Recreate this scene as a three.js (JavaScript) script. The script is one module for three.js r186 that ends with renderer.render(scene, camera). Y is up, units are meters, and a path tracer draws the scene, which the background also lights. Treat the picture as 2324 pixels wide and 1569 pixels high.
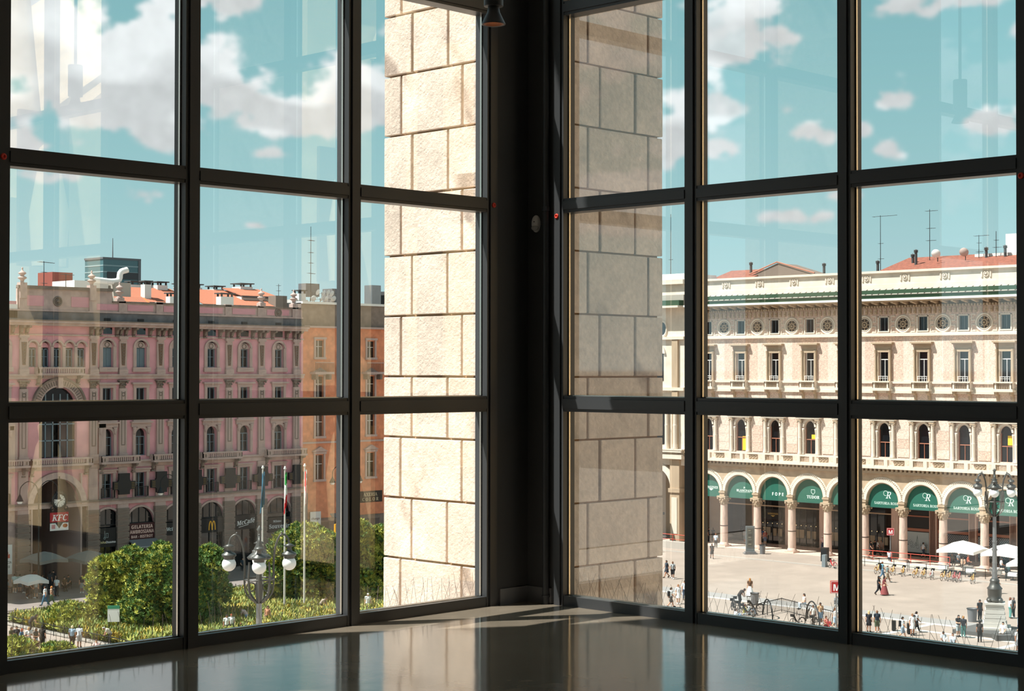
import * as THREE from 'three';
import { mergeGeometries } from 'three/addons/utils/BufferGeometryUtils.js';
import { MarchingCubes } from 'three/addons/objects/MarchingCubes.js';
import { RectAreaLightUniformsLib } from 'three/addons/lights/RectAreaLightUniformsLib.js';
RectAreaLightUniformsLib.init();

// ---------------------------------------------------------------- camera, sky, sun, exposure
// metres; y = 0 is the square outside, the gallery floor lies 19.4 m above it
const scene = new THREE.Scene();
const EYE = 21, FLOOR = 19.4;
const camera = new THREE.PerspectiveCamera(2 * Math.atan(784.5 / 3786.6) * 180 / Math.PI, 2324 / 1569, 0.1, 3000);
camera.position.set(0, EYE, 0);
camera.rotation.set(0.87 * Math.PI / 180, -45.57 * Math.PI / 180, 0.072 * Math.PI / 180, 'YXZ');
const renderer = new THREE.WebGLRenderer({ antialias: true });
renderer.toneMapping = THREE.LinearToneMapping;
renderer.toneMappingExposure = 1.0;
renderer.shadowMap.enabled = true;
const sun = new THREE.DirectionalLight(new THREE.Color().setRGB(1, 0.955, 0.9), 10.5);
sun.position.set(-53 * 2 + 80, 100 * 2 + 20, -33.2 * 2 - 50);
sun.target.position.set(80, 20, -50);
sun.castShadow = true; sun.shadow.mapSize.set(2048, 2048);
Object.assign(sun.shadow.camera, { left: -170, right: 170, top: 170, bottom: -170, near: 1, far: 700 });
scene.add(sun, sun.target);

// random numbers and value noise, seeded
let seed = 20240611;
const rnd = () => { seed = (seed * 1664525 + 1013904223) >>> 0; return seed / 4294967296; };
const rr = (a, b) => a + (b - a) * rnd();
const NT = new Float32Array(65536); { const r = (() => { let s = 77; return () => ((s = (s * 1664525 + 1013904223) >>> 0) / 4294967296); })(); for (let i = 0; i < 65536; i++) NT[i] = r(); }
const hash2 = (x, y) => NT[((x * 73856093) ^ (y * 19349663)) & 65535];
function vnoise(x, y, px = 0) {
  let xi = Math.floor(x), yi = Math.floor(y); const fx = x - xi, fy = y - yi, u = fx * fx * (3 - 2 * fx), v = fy * fy * (3 - 2 * fy);
  let x1 = xi + 1, y1 = yi + 1; if (px) { xi = ((xi % px) + px) % px; x1 = ((x1 % px) + px) % px; yi = ((yi % px) + px) % px; y1 = ((y1 % px) + px) % px; }
  const a = hash2(xi, yi), b = hash2(x1, yi), c = hash2(xi, y1), d = hash2(x1, y1);
  return a + (b - a) * u + (c - a) * v + (a - b - c + d) * u * v;
}
function fbm(x, y, o = 5, px = 0) { let s = 0, a = 0.5, t = 0; for (let i = 0; i < o; i++) { s += a * vnoise(x, y, px); t += a; a *= 0.5; x = x * 2 + 17; y = y * 2 + 31; px *= 2; } return s / t; }
const smooth = (a, b, x) => { x = Math.min(1, Math.max(0, (x - a) / (b - a))); return x * x * (3 - 2 * x); };

// the sky: hazy blue air with cumulus. Azimuth (degrees right of -z) and elevation of each cloud, half sizes, weight
const CL = [];
{
  // [azimuth, elevation, half width, half height, weight]
  const c = (a, e, w, h, k = 1) => CL.push([a, e, w, h, k]);
  c(29.2, 12.3, 1.6, 1.4, 1.4); c(29.6, 10.6, 1.8, 1.2, 1.2); c(32.6, 8.8, 2.2, .9, 1.1); c(29.6, 7.4, 1.6, .35, .8); c(31.2, 9.4, 2.2, 1.5, 1.3); c(33.8, 10.3, 1.7, 1.7, 1.3); c(28.6, 8.3, 1.3, 0.7, .8); c(34.5, 12.9, 1.6, .8, 1); c(30, 15.2, 3.5, 1.4, 1.2); c(34.2, 7.7, 1.2, .6, .9);
  c(36.2, 12.4, 1.1, .7, .9); c(36.2, 9.3, 1.0, 1.2, 1.15); c(37.7, 8.7, 1.0, .8, 1); c(40.0, 9.4, 1.4, 1.25, 1.4); c(41.7, 8.8, 1.1, .9, 1.2); c(38.8, 8.3, 1.3, .7, 1); c(37.4, 7.3, 1.0, .25, .7); c(36.9, 4.9, .45, .14, .8); c(33.1, 5.9, .75, .45, .8); c(30.5, 6.4, 1.6, .35, .55); c(43.2, 6.7, .9, .5, .8); c(42, 11.6, 1.6, .5, .4);
  c(51.0, 8.0, .9, 1.3, 1.2); c(53.4, 11.5, 1.7, 1.7, 1.4); c(52.6, 9.0, .8, .75, 1.25); c(52.6, 7.6, .8, .5, 1); c(55.8, 7.9, .75, .5, 1); c(57.4, 8.0, .5, .35, .8); c(55.2, 5.2, 1.0, .33, 1.15); c(56.7, 5.9, .7, .3, .8); c(54.9, 8.8, .5, .35, .6);
  c(58.9, 12.3, 1.4, .8, .8); c(60.7, 12.2, .9, .6, 1.1); c(61.9, 12.5, .7, .5, 1.3); c(58.5, 9.2, .8, .6, .85); c(61.6, 8.1, 1.2, .6, 1.4); c(58.3, 7.3, .6, .45, 1); c(59, 6.4, .8, .35, .6); c(60.8, 7.0, .7, .25, .5); c(62.6, 11, .8, .5, .5);
  let s = 99; const r = () => ((s = (s * 1664525 + 1013904223) >>> 0) / 4294967296);
  for (let i = 0; i < 150; i++) { const a = 68 + r() * 316, e = 5 + r() * r() * 55; c(a, e, 2 + e * .12 + r() * 4, .7 + e * .06 + r() * 1.4, .9 + r() * .5); }
}
{
  const W = 4096, H = 2048, d = new Uint8Array(W * H * 4), lim = 360 / W, toS = (v) => 255 * (v <= 0.0031308 ? v * 12.92 : 1.055 * Math.pow(Math.min(v, 1), 1 / 2.4) - 0.055);
  const rows = []; for (let y = 0; y < H; y++) rows.push(90 - (y + 0.5) * 180 / H);
  const field = new Float32Array(W * (H / 2));
  for (const [a, e, w, h, k] of CL) {
    const y0 = Math.max(0, Math.floor((90 - e - h * 2.4) / (180 / H))), y1 = Math.min(H / 2 - 1, Math.ceil((90 - e + h * 2.4) / (180 / H)));
    const cx = Math.cos(e * Math.PI / 180), n = Math.ceil(w * 2.4 / cx / lim);
    // column of an azimuth: the texture's middle looks along +x, azimuth 90
    const c0 = Math.round(((a - 90) / 360 + 0.5) * W);
    for (let y = y0; y <= y1; y++) for (let i = -n; i <= n; i++) {
      const x = (((c0 + i) % W) + W) % W, u = i * lim * cx / w; let v = (rows[y] - e) / h; v *= v < 0 ? 1.35 : 1; const q = u * u + v * v; if (q < 5.76) field[y * W + x] += k * Math.exp(-q * 1.1);
    }
  }
  for (let y = 0; y < H; y++) for (let x = 0; x < W; x++) {
    const el = rows[y], i = (y * W + x) * 4; let R, G, B;
    if (el >= 0) {
      const t = smooth(0, 30, el), near = Math.exp(-el / 5.5);
      R = 0.265 - 0.13 * t + 0.33 * near; G = 0.56 - 0.24 * t + 0.16 * near; B = 0.585 - 0.2 * t + 0.16 * near;
      const fl = field[y * W + x];
      if (fl > 0.03) {
        const az = x * lim, det = az > 160 && az < 200 ? 6 : 4, n = fbm(az * 1.25 + 5, el * 1.7, det), n2 = fbm(az * 2.6 + 55, el * 2.6 + 9, Math.min(det, 4));
        const c = smooth(0.24, 0.56, fl * 0.8 + (n - 0.5) * 1.5 * Math.min(1, fl * 1.6 + .2)), up = field[Math.min(H / 2 - 1, y + 9) * W + x] - fl;
        const lit = 0.7 + 0.14 * n2 + Math.max(-0.12, Math.min(0.12, up * 0.45)) + 0.08 * (n - .5);
        R += (lit * 1.0 - R) * c; G += (lit * 1.005 - G) * c; B += (lit * 1.02 - B) * c;
      }
    } else { R = 0.3; G = 0.28; B = 0.25; }
    d[i] = toS(R); d[i + 1] = toS(G); d[i + 2] = toS(B); d[i + 3] = 255;
  }
  // rows of a DataTexture run upwards
  const f = new Uint8Array(d.length); for (let y = 0; y < H; y++) f.set(d.subarray(y * W * 4, (y + 1) * W * 4), (H - 1 - y) * W * 4);
  const t = new THREE.DataTexture(f, W, H); t.mapping = THREE.EquirectangularReflectionMapping; t.colorSpace = THREE.SRGBColorSpace; t.magFilter = t.minFilter = THREE.LinearFilter; t.needsUpdate = true;
  scene.background = t; scene.backgroundIntensity = 1.25;
}

// ---------------------------------------------------------------- helpers
const V3 = (x, y, z) => new THREE.Vector3(x, y, z);
const taken = {};
const numbered = (n) => { const k = taken[n] = (taken[n] ?? -1) + 1; return k ? n + '_' + String(k).padStart(3, '0') : n; };
function clean(g) { if (g.index) g = g.toNonIndexed(); for (const k of Object.keys(g.attributes)) if (!['position', 'normal', 'uv'].includes(k)) g.deleteAttribute(k); g.morphAttributes = {}; return g; }
const join = (list) => (Array.isArray(list) ? (list.length > 1 ? mergeGeometries(list.map(clean)) : list[0]) : list);
function metreUV(g) { // texture coordinates in metres, projected along the main axis of each face
  g = clean(g); const p = g.attributes.position, n = g.attributes.normal, uv = new Float32Array(p.count * 2);
  for (let i = 0; i < p.count; i++) { const ax = Math.abs(n.getX(i)), ay = Math.abs(n.getY(i)), az = Math.abs(n.getZ(i)), x = p.getX(i), y = p.getY(i), z = p.getZ(i); if (ay > ax && ay > az) { uv[2 * i] = x; uv[2 * i + 1] = z; } else if (ax > az) { uv[2 * i] = z; uv[2 * i + 1] = y; } else { uv[2 * i] = x; uv[2 * i + 1] = y; } }
  g.setAttribute('uv', new THREE.BufferAttribute(uv, 2)); return g;
}
function part(name, geo, m, parent) { const g = join(geo); const o = new THREE.Mesh(g, m); o.name = name; o.castShadow = o.receiveShadow = true; if (parent) parent.add(o); return o; }
function thing(name, label, category, pos = [0, 0, 0], turn = 0, group) { const o = new THREE.Group(); o.name = numbered(name); o.position.set(...pos); o.rotation.y = turn; o.userData = { label, category }; if (group) o.userData.group = group; scene.add(o); return o; }
function solo(name, geo, m, label, category, pos, turn = 0, group) { const o = part(numbered(name), geo, m); if (pos) o.position.set(...pos); o.rotation.y = turn; o.userData = { label, category }; if (group) o.userData.group = group; scene.add(o); return o; }
function struct(name, geo, m) { const o = geo ? part(name, geo, m) : new THREE.Group(); o.name = name; o.userData = { kind: 'structure' }; scene.add(o); return o; }
function copy(o, pos, turn, label) { const c = o.clone(); c.name = numbered(o.name.replace(/_\d\d\d$/, '')); if (pos) c.position.set(...pos); if (turn !== undefined) c.rotation.y = turn; c.userData = { ...o.userData }; if (label) c.userData.label = label; scene.add(c); return c; }
const box = (x0, x1, y0, y1, z0, z1) => new THREE.BoxGeometry(Math.abs(x1 - x0), Math.abs(y1 - y0), Math.abs(z1 - z0)).translate((x0 + x1) / 2, (y0 + y1) / 2, (z0 + z1) / 2);
const cyl = (r0, r1, h, x = 0, y = 0, z = 0, n = 12) => new THREE.CylinderGeometry(r1, r0, h, n).translate(x, y + h / 2, z); // r0 at the foot
const lathe = (pts, n = 16) => new THREE.LatheGeometry(pts.map(([r, y]) => new THREE.Vector2(Math.max(r, 1e-4), y)), n);
const tube = (pts, r, n = 6, seg) => new THREE.TubeGeometry(pts.length > 2 ? new THREE.CatmullRomCurve3(pts.map((p) => V3(...p))) : new THREE.LineCurve3(V3(...pts[0]), V3(...pts[1])), seg ?? (pts.length > 2 ? pts.length * 4 : 1), r, n, false);
const ball = (r, x = 0, y = 0, z = 0, n = 12) => new THREE.SphereGeometry(r, n, Math.ceil(n * .7)).translate(x, y, z);
const polyShape = (pts) => new THREE.Shape(pts.map(([a, b]) => new THREE.Vector2(a, b)));
const extrude = (shape, depth, bevel = 0, seg = 12) => new THREE.ExtrudeGeometry(shape, { depth, bevelEnabled: bevel > 0, bevelSize: bevel, bevelThickness: bevel, bevelSegments: 1, curveSegments: seg });
function archShape(w, h, seg = 14, rise) { // an opening w wide, h high in all, round-headed, foot at 0
  const s = [[-w / 2, 0], [w / 2, 0]], r = w / 2; for (let i = 0; i <= seg; i++) { const a = Math.PI * i / seg; s.push([r * Math.cos(a), h - r + r * Math.sin(a)]); } return polyShape(s);
}
function ringShape(r0, r1, a0 = 0, a1 = Math.PI, seg = 16) { const s = []; for (let i = 0; i <= seg; i++) { const a = a0 + (a1 - a0) * i / seg; s.push([r1 * Math.cos(a), r1 * Math.sin(a)]); } for (let i = seg; i >= 0; i--) { const a = a0 + (a1 - a0) * i / seg; s.push([r0 * Math.cos(a), r0 * Math.sin(a)]); } return polyShape(s); }
const std = (rgb, roughness = 0.8, more = {}) => new THREE.MeshStandardMaterial({ color: new THREE.Color().setRGB(...rgb), roughness, metalness: 0, ...more });

// textures: repeating noise of stone, plaster, paving
function tex(size, metres, fn, srgb = true) {
  const d = new Uint8Array(size * size * 4);
  for (let y = 0; y < size; y++) for (let x = 0; x < size; x++) { const c = fn(x / size, y / size), i = (y * size + x) * 4; d[i] = 255 * Math.min(1, Math.max(0, c[0])); d[i + 1] = 255 * Math.min(1, Math.max(0, c[1])); d[i + 2] = 255 * Math.min(1, Math.max(0, c[2])); d[i + 3] = 255; }
  const t = new THREE.DataTexture(d, size, size); t.wrapS = t.wrapT = THREE.RepeatWrapping; t.magFilter = THREE.LinearFilter; t.minFilter = THREE.LinearMipmapLinearFilter; t.generateMipmaps = true; t.repeat.set(1 / metres, 1 / metres); if (srgb) t.colorSpace = THREE.SRGBColorSpace; t.needsUpdate = true; return t;
}
const mottle = (r, g, b, amp, freq, oct = 4) => (u, v) => { const n = 1 + (fbm(u * freq, v * freq, oct, freq) - 0.5) * amp; return [r * n, g * n, b * n]; };
// lettering drawn on a transparent or plain ground
function canvasTex(w, h, draw) { const c = document.createElement('canvas'); c.width = w; c.height = h; draw(c.getContext('2d'), w, h); const t = new THREE.CanvasTexture(c); t.colorSpace = THREE.SRGBColorSpace; t.magFilter = THREE.LinearFilter; return t; }
function signMat(w, h, bg, draw, extra = {}) { return new THREE.MeshStandardMaterial({ map: canvasTex(w, h, (c) => { c.fillStyle = bg; c.fillRect(0, 0, w, h); c.textAlign = 'center'; c.textBaseline = 'middle'; draw(c, w, h); }), roughness: 0.6, ...extra }); }

// ---------------------------------------------------------------- the gallery: floor, walls, windows
const M = {};
M.black = std([0.05, 0.051, 0.054], 0.4);
M.blackWall = std([0.05, 0.05, 0.052], 0.7);
M.bead = new THREE.MeshStandardMaterial({ color: 0xd8d2c8, roughness: 0.22, metalness: 1 });
M.whiteWall = std([0.75, 0.74, 0.72], 0.85);
M.red = std([0.75, 0.045, 0.02], 0.5);
M.grey = std([0.16, 0.16, 0.165], 0.55);
M.glass = new THREE.MeshPhysicalMaterial({ color: 0xf2f8f7, roughness: 0, transmission: 1, thickness: 0, ior: 2.3, specularIntensity: 1 });
M.resin = new THREE.MeshPhysicalMaterial({ color: 0xffffff, roughness: 0.1, map: tex(512, 3.2, (u, v) => { const n = 1 + (fbm(u * 6, v * 6, 5, 6) - .5) * .3 + (fbm(u * 40, v * 40, 2, 40) - .5) * .1; return [.545 * n, .495 * n, .435 * n]; }), bumpMap: tex(256, 1.3, (u, v) => { const n = fbm(u * 8, v * 8, 4, 8); return [n, n, n]; }, false), bumpScale: 0.0005, ior: 1.6 });
const XW = 8.38, ZW = -8.06, TH = 0.115, ROOM = { x0: -9, x1: XW, z0: ZW, z1: 9, top: 26.4 };
struct('floor', metreUV(box(ROOM.x0 - .3, XW + .1, FLOOR - .3, FLOOR, ZW - .1, ROOM.z1 + .3)), M.resin);
struct('ceiling', box(ROOM.x0 - .3, XW + .1, ROOM.top, ROOM.top + .3, ZW - .1, ROOM.z1 + .3), M.whiteWall);
struct('wall_back', box(ROOM.x0 - .3, XW + .1, FLOOR, ROOM.top, ROOM.z1, ROOM.z1 + .3), M.whiteWall);
struct('wall_side', box(ROOM.x0 - .3, ROOM.x0, FLOOR, ROOM.top, ZW - .1, ROOM.z1 + .3), M.whiteWall);
// solid black wall between the windows; window openings along each wall [from, to]
const LO = [[-0.62, 3.08], [4.31, 8.08]], RO = [[-7.82, -4.26], [-2.92, 0.64]];
const WT = 26.1; // head of the windows
const gaps = (list, a, b) => { const o = []; let p = a; for (const [u, v] of list) { o.push([p, u]); p = v; } o.push([p, b]); return o; };
struct('wall_left', [...gaps(LO, ROOM.x0, XW + .1).map(([a, b]) => box(a, b, FLOOR, ROOM.top, ZW - .1, ZW)), ...LO.map(([a, b]) => box(a, b, WT, ROOM.top, ZW - .1, ZW))], M.blackWall);
struct('wall_right', [...gaps(RO, ZW, ROOM.z1).map(([a, b]) => box(XW, XW + .1, FLOOR, ROOM.top, a, b)), ...RO.map(([a, b]) => box(XW, XW + .1, WT, ROOM.top, a, b))], M.blackWall);
// A window in local coordinates: s along the wall, y up, w outwards. place() turns them into the wall's own
function makeWindow(n, s0, s1, bars, place, capEnds) {
  const o = struct('window_' + n);
  const P = (name, a, b, y0, y1, w0, w1, m, parent = o) => part(name, place(a, b, y0, y1, w0, w1), m, parent);
  const tr = [[FLOOR, 19.467], [20.722, 20.829], [22.082, 22.179], [23.437, 23.534], [24.79, 24.89], [26.0, WT]];
  const jl = bars[0], edges = bars;
  edges.forEach(([a, b], i) => { P('mullion', a, b, FLOOR, WT, 0, TH, M.black); P('mullion', a + .022, b - .022, FLOOR, WT, -.012, 0, M.black); });
  for (let i = 0; i < edges.length - 1; i++) {
    const a = edges[i][1], b = edges[i + 1][0];
    tr.forEach(([y0, y1], k) => { P('transom', a, b, y0, y1, .004, TH, M.black); if (k && k < 5) { P('transom', a, b, y0 + .02, y1 - .02, -.006, .004, M.black); } });
    for (let k = 0; k < tr.length - 1; k++) {
      const y0 = tr[k][1], y1 = tr[k + 1][0];
      const g = P('pane', a, b, y0, y1, .066, .0661, M.glass);
      // thin polished spacers that hold the glass
      P('glazing_bead', a, a + .008, y0, y1, .05, .064, M.bead); P('glazing_bead', b - .008, b, y0, y1, .05, .064, M.bead); P('glazing_bead', a, b, y0, y0 + .006, .05, .064, M.bead);
    }
  }
  for (const [s, y] of capEnds) { const g = new THREE.TorusGeometry(.011, .006, 8, 18); const c = part('red_cap', [place.ring(new THREE.TorusGeometry(.0115, .0065, 8, 20), s, y, -.014), place.ring(new THREE.CylinderGeometry(.008, .008, .01, 14).rotateX(Math.PI / 2), s, y, -.01)], M.red, o); }
  return o;
}
// a pane is one sheet, so that it reflects once
const placeL = (a, b, y0, y1, w0, w1) => (w1 - w0 < .001 ? new THREE.PlaneGeometry(b - a, y1 - y0).translate((a + b) / 2, (y0 + y1) / 2, ZW - w0) : box(a, b, y0, y1, ZW - w0, ZW - w1));
placeL.ring = (g, s, y, w) => g.translate(s, y, ZW - w);
const placeR = (a, b, y0, y1, w0, w1) => (w1 - w0 < .001 ? new THREE.PlaneGeometry(b - a, y1 - y0).rotateY(-Math.PI / 2).translate(XW + w0, (y0 + y1) / 2, (a + b) / 2) : box(XW + w0, XW + w1, y0, y1, a, b));
placeR.ring = (g, s, y, w) => g.rotateY(-Math.PI / 2).translate(XW + w, y, s);
makeWindow(1, 4.31, 8.08, [[4.31, 4.43], [5.535, 5.635], [6.755, 6.855], [7.98, 8.08]], placeL, [[4.385, 22.125], [8.03, 22.13]]);
makeWindow(2, -7.82, -4.26, [[-7.82, -7.725], [-6.672, -6.575], [-5.522, -5.43], [-4.38, -4.26]], placeR, [[-7.775, 22.06], [-4.345, 22.06]]);
makeWindow(3, -.62, 3.08, [[-.62, -.5], [.62, .72], [1.84, 1.94], [2.96, 3.08]], placeL, []);
makeWindow(4, -2.92, .64, [[-2.92, -2.8], [-1.75, -1.65], [-.6, -.5], [.52, .64]], placeR, []);
struct('baseboard_left', box(8.1, XW - .012, FLOOR, FLOOR + .108, ZW, ZW + .012), M.grey);
struct('baseboard_right', box(XW - .012, XW, FLOOR, FLOOR + .108, ZW + .002, -7.83), M.grey);
struct('trim_1', [cyl(.022, .022, ROOM.top - FLOOR, XW - .03, FLOOR, -7.86, 10), cyl(.028, .028, .03, XW - .03, 22.1, -7.86, 10), cyl(.028, .028, .012, XW - .03, FLOOR + .05, -7.86, 10)], M.black);

// motion detector on the corner post
{
  const t = thing('motion_detector', 'small white oval motion detector on the black corner column', 'sensor', [XW - .012, 22.02, -7.97], -Math.PI * .42);
  const sh = new THREE.SphereGeometry(.06, 20, 16).scale(.56, 1, .5);
  part('housing', sh, std([.8, .78, .75], .5), t); part('lens', new THREE.SphereGeometry(.028, 14, 10).scale(1, .7, .5).translate(0, -.03, .019), std([.5, .49, .47], .25), t); part('indicator', ball(.004, 0, .012, .0305, 8), std([.02, .02, .02], .3), t);
  part('bracket', box(-.015, .015, -.02, .045, -.05, -.012), std([.3, .3, .31], .5), t);
}
// track spotlight hanging into the top of the view
{
  const d = 8.6, a = (45.57 - .65) * Math.PI / 180, x = d * Math.sin(a), z = -d * Math.cos(a), y = EYE + 1.79;
  const t = thing('ceiling_spotlight', 'black flared spotlight with a copper coloured inside hanging from above', 'lamp', [x, y, z]);
  part('shade', lathe([[.052, .002], [.061, 0], [.062, .004], [.033, .064], [.03, .085], [.03, .1], [.026, .1], [.026, .085], [.029, .064], [.052, .002]], 40), M.black, t);
  part('body', [lathe([[0, .094], [.049, .094], [.05, .098], [.05, .3], [.048, .31], [0, .31]], 36), cyl(.011, .011, ROOM.top - y - .31, 0, .31, 0, 12)], M.black, t);
  part('reflector', lathe([[.053, .004], [.045, .03], [.03, .06], [.012, .075], [0.0, .078]], 32), new THREE.MeshStandardMaterial({ color: 0xe08a55, metalness: 1, roughness: .28 }), t);
  part('bulb', ball(.013, 0, .03, 0, 16), new THREE.MeshStandardMaterial({ color: 0xff9955, emissive: 0xff7a3c, emissiveIntensity: .9, roughness: .4 }), t);
  const l = new THREE.PointLight(0xff9a60, 0.02, 3); l.position.set(x, y + .03, z); l.castShadow = true; scene.add(l);
}

// ---------------------------------------------------------------- the museum's own stone front: piers, arches, ledge
M.pier = []; M.joint = std([.48, .31, .17], .95);
{
  // pitted bush-hammered stone
  const bump = tex(512, .42, (u, v) => { const a = fbm(u * 22, v * 26, 3, 22 * 13 > 0 ? 22 : 0), n = Math.pow(a, 1.2) * .75 + fbm(u * 60, v * 60, 2, 60) * .25; return [n, n, n]; }, false);
  for (let k = 0; k < 5; k++) {
    const w = 1 + (rnd() - .5) * .1, o = k * 7.3;
    M.pier.push(std([1, 1, 1], .92, { bumpMap: bump, bumpScale: .0045, map: tex(256, 1.6, (u, v) => { const n = w * (1 + (fbm(u * 5 + o, v * 5 + o, 4) - .5) * .22 + (fbm(u * 60, v * 60, 2, 60) - .5) * .12), st = smooth(.62, .8, fbm(u * 3 + o * 3, (v + u) * 3, 4)) * .22; return [.855 * n - st, .785 * n - st, .725 * n - st * .95]; }) }));
  }
}
function stone(x0, x1, y0, y1, z0, z1, m, parent, name = 'stone') { // a block with softened edges, a little proud or sunk
  const e = .012, w = x1 - x0, h = y1 - y0, d = z1 - z0; const g = new THREE.BoxGeometry(w, h, d, 3, 3, 3), p = g.attributes.position;
  for (let i = 0; i < p.count; i++) { let X = p.getX(i), Y = p.getY(i), Z = p.getZ(i); const ex = Math.abs(X) > w / 2 - 1e-4, ey = Math.abs(Y) > h / 2 - 1e-4, ez = Math.abs(Z) > d / 2 - 1e-4; if (!ex) X = Math.sign(X) * (w / 2 - e); if (!ey) Y = Math.sign(Y) * (h / 2 - e); if (!ez) Z = Math.sign(Z) * (d / 2 - e); if (ex && ey) Y = Math.sign(Y) * (h / 2 - e * .4); if ((ex || ey) && ez) { Z = Math.sign(Z) * (d / 2 - e * .4); if (ex) X = Math.sign(X) * (w / 2 - e * .4); } p.setXYZ(i, X, Y, Z); }
  g.translate((x0 + x1) / 2, (y0 + y1) / 2, (z0 + z1) / 2); g.computeVertexNormals(); return part(name, metreUV(g), m, parent);
}
{
  const Y0 = EYE - 1.3795 - .4456, J = .007, SPR = EYE + 4.86;
  const pier = thing('stone_pier', 'tall square pier of rough pale stone blocks outside the corner', 'pier', [0, 0, 0]);
  part('mortar_core', [box(8.235, 9.64, 0, SPR, -9.35, -8.19), box(8.5, 9.64, 0, SPR, -8.2, -7.935)], M.joint, pier);
  for (let k = 0; k < 15; k++) {
    const y0 = Y0 + k * .4456 + J, y1 = Y0 + (k + 1) * .4456 - J, A = k % 2 === 0;
    const jl = A ? [-9.38, -9.19, -8.54, -8.17] : [-9.38, -9.07, -8.69, -8.17], jr = A ? [8.48, 8.96, 9.35, 9.67] : [8.48, 8.83, 9.5, 9.67];
    for (let i = 0; i < 3; i++) stone(8.2 + rr(-.003, .003), i ? 8.42 : 8.7, y0, y1, jl[i] + (i ? J : 0), jl[i + 1] - (i < 2 ? J : 0), M.pier[Math.floor(rnd() * 5)], pier);
    for (let i = 0; i < 3; i++) stone(jr[i] + (i ? J : 0), jr[i + 1] - (i < 2 ? J : 0), y0, y1, i < 2 ? -8.13 : -8.4, -7.9 + rr(-.003, .003), M.pier[Math.floor(rnd() * 5)], pier);
    stone(8.72, 9.67, y0, y1, -9.38, -9.1, M.pier[k % 5], pier); stone(9.4, 9.668, y0, y1, -9.08, -8.42, M.pier[(k + 2) % 5], pier);
  }
  const front = thing('museum_front', 'stone arches and piers framing the windows from outside', 'facade', [0, 0, 0]);
  const pm = M.pier[0];
  part('pier', metreUV(box(2.73, 4.2, 0, SPR, -9.38, -8.17)), pm, front); part('pier', metreUV(box(8.49, 9.67, 0, SPR, -4.0, -2.5)), pm, front); part('pier', metreUV(box(-2.7, -1.27, 0, SPR, -9.38, -8.17)), pm, front); part('pier', metreUV(box(8.49, 9.67, 0, SPR, 1.4, 2.9)), pm, front);
  const head = (w, margin) => { const s = polyShape([[-w / 2 - margin, 0], [-w / 2, 0], ...Array.from({ length: 17 }, (_, i) => [-Math.cos(Math.PI * i / 16) * w / 2, Math.sin(Math.PI * i / 16) * w / 2]), [w / 2, 0], [w / 2 + margin, 0], [w / 2 + margin, 4.2], [-w / 2 - margin, 4.2]]); return extrude(s, 1.2); };
  part('arch', metreUV(head(4, .73).translate(6.2, SPR, -9.37)), pm, front); part('arch', metreUV(head(4, .73).translate(.73, SPR, -9.37)), pm, front);
  part('arch', metreUV(head(3.9, .75).rotateY(Math.PI / 2).translate(8.48, SPR, -5.95)), pm, front); part('arch', metreUV(head(3.9, .75).rotateY(Math.PI / 2).translate(8.48, SPR, -.55)), pm, front);
  part('corner_block', metreUV(box(8.94, 9.66, SPR, SPR + 4.2, -9.36, -8.6)), pm, front);
  part('ledge', metreUV(box(-9, 8.19, FLOOR - .25, FLOOR - .03, -8.48, -8.18)), pm, front); part('ledge', metreUV(box(8.5, 8.8, FLOOR - .25, FLOOR - .03, -7.89, 9)), pm, front);
  part('wall', metreUV(box(-9.2, 8.38, 0, FLOOR - .31, -8.4, -8.16)), pm, front); part('wall', metreUV(box(8.48, 8.7, 0, FLOOR - .31, -8.1, 9.2)), pm, front);
  struct('roof_slab', box(-9.4, 9.6, SPR + 4.2, SPR + 4.5, -9.3, 9.4), pm);
  // bird spikes along the ledge
  const wire = new THREE.MeshStandardMaterial({ color: 0x8a8078, metalness: .8, roughness: .35 });
  const spikes = (label, at, from, to) => {
    const t = thing('bird_spikes', label, 'bird spikes'); const g = [], strip = [];
    for (let s = from; s < to; s += .075) { const b = at(s, 0, .16); for (const sg of [-1, 1]) { const w = .16 + rr(-.02, .02) + sg * .07, e = at(s + rr(-.05, .05) + sg * .02, rr(.17, .24), w); g.push(tube([b, e], 0.0012, 4)); } if (rnd() < .4) g.push(tube([at(s + .02, 0, .16), at(s + rr(-.08, .08), rr(.1, .2), .16)], 0.0012, 4)); }
    strip.push(from, to); const o = part('wires', g, wire, t); o.userData.kind = 'stuff'; const p0 = at(from, -.002, .15), p1 = at(to, .004, .18);
    part('base_strip', box(p0[0], p1[0], p0[1], p1[1], p0[2], p1[2]), std([.5, .5, .48], .4), t);
  };
  spikes('row of thin wire bird spikes below the left window', (s, h, w) => [s, FLOOR - .03 + h, ZW - TH - w], 4.3, 8.18);
  spikes('row of thin wire bird spikes below the right window', (s, h, w) => [XW + TH + w, FLOOR - .03 + h, s], -7.86, -4.1);
}

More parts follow.
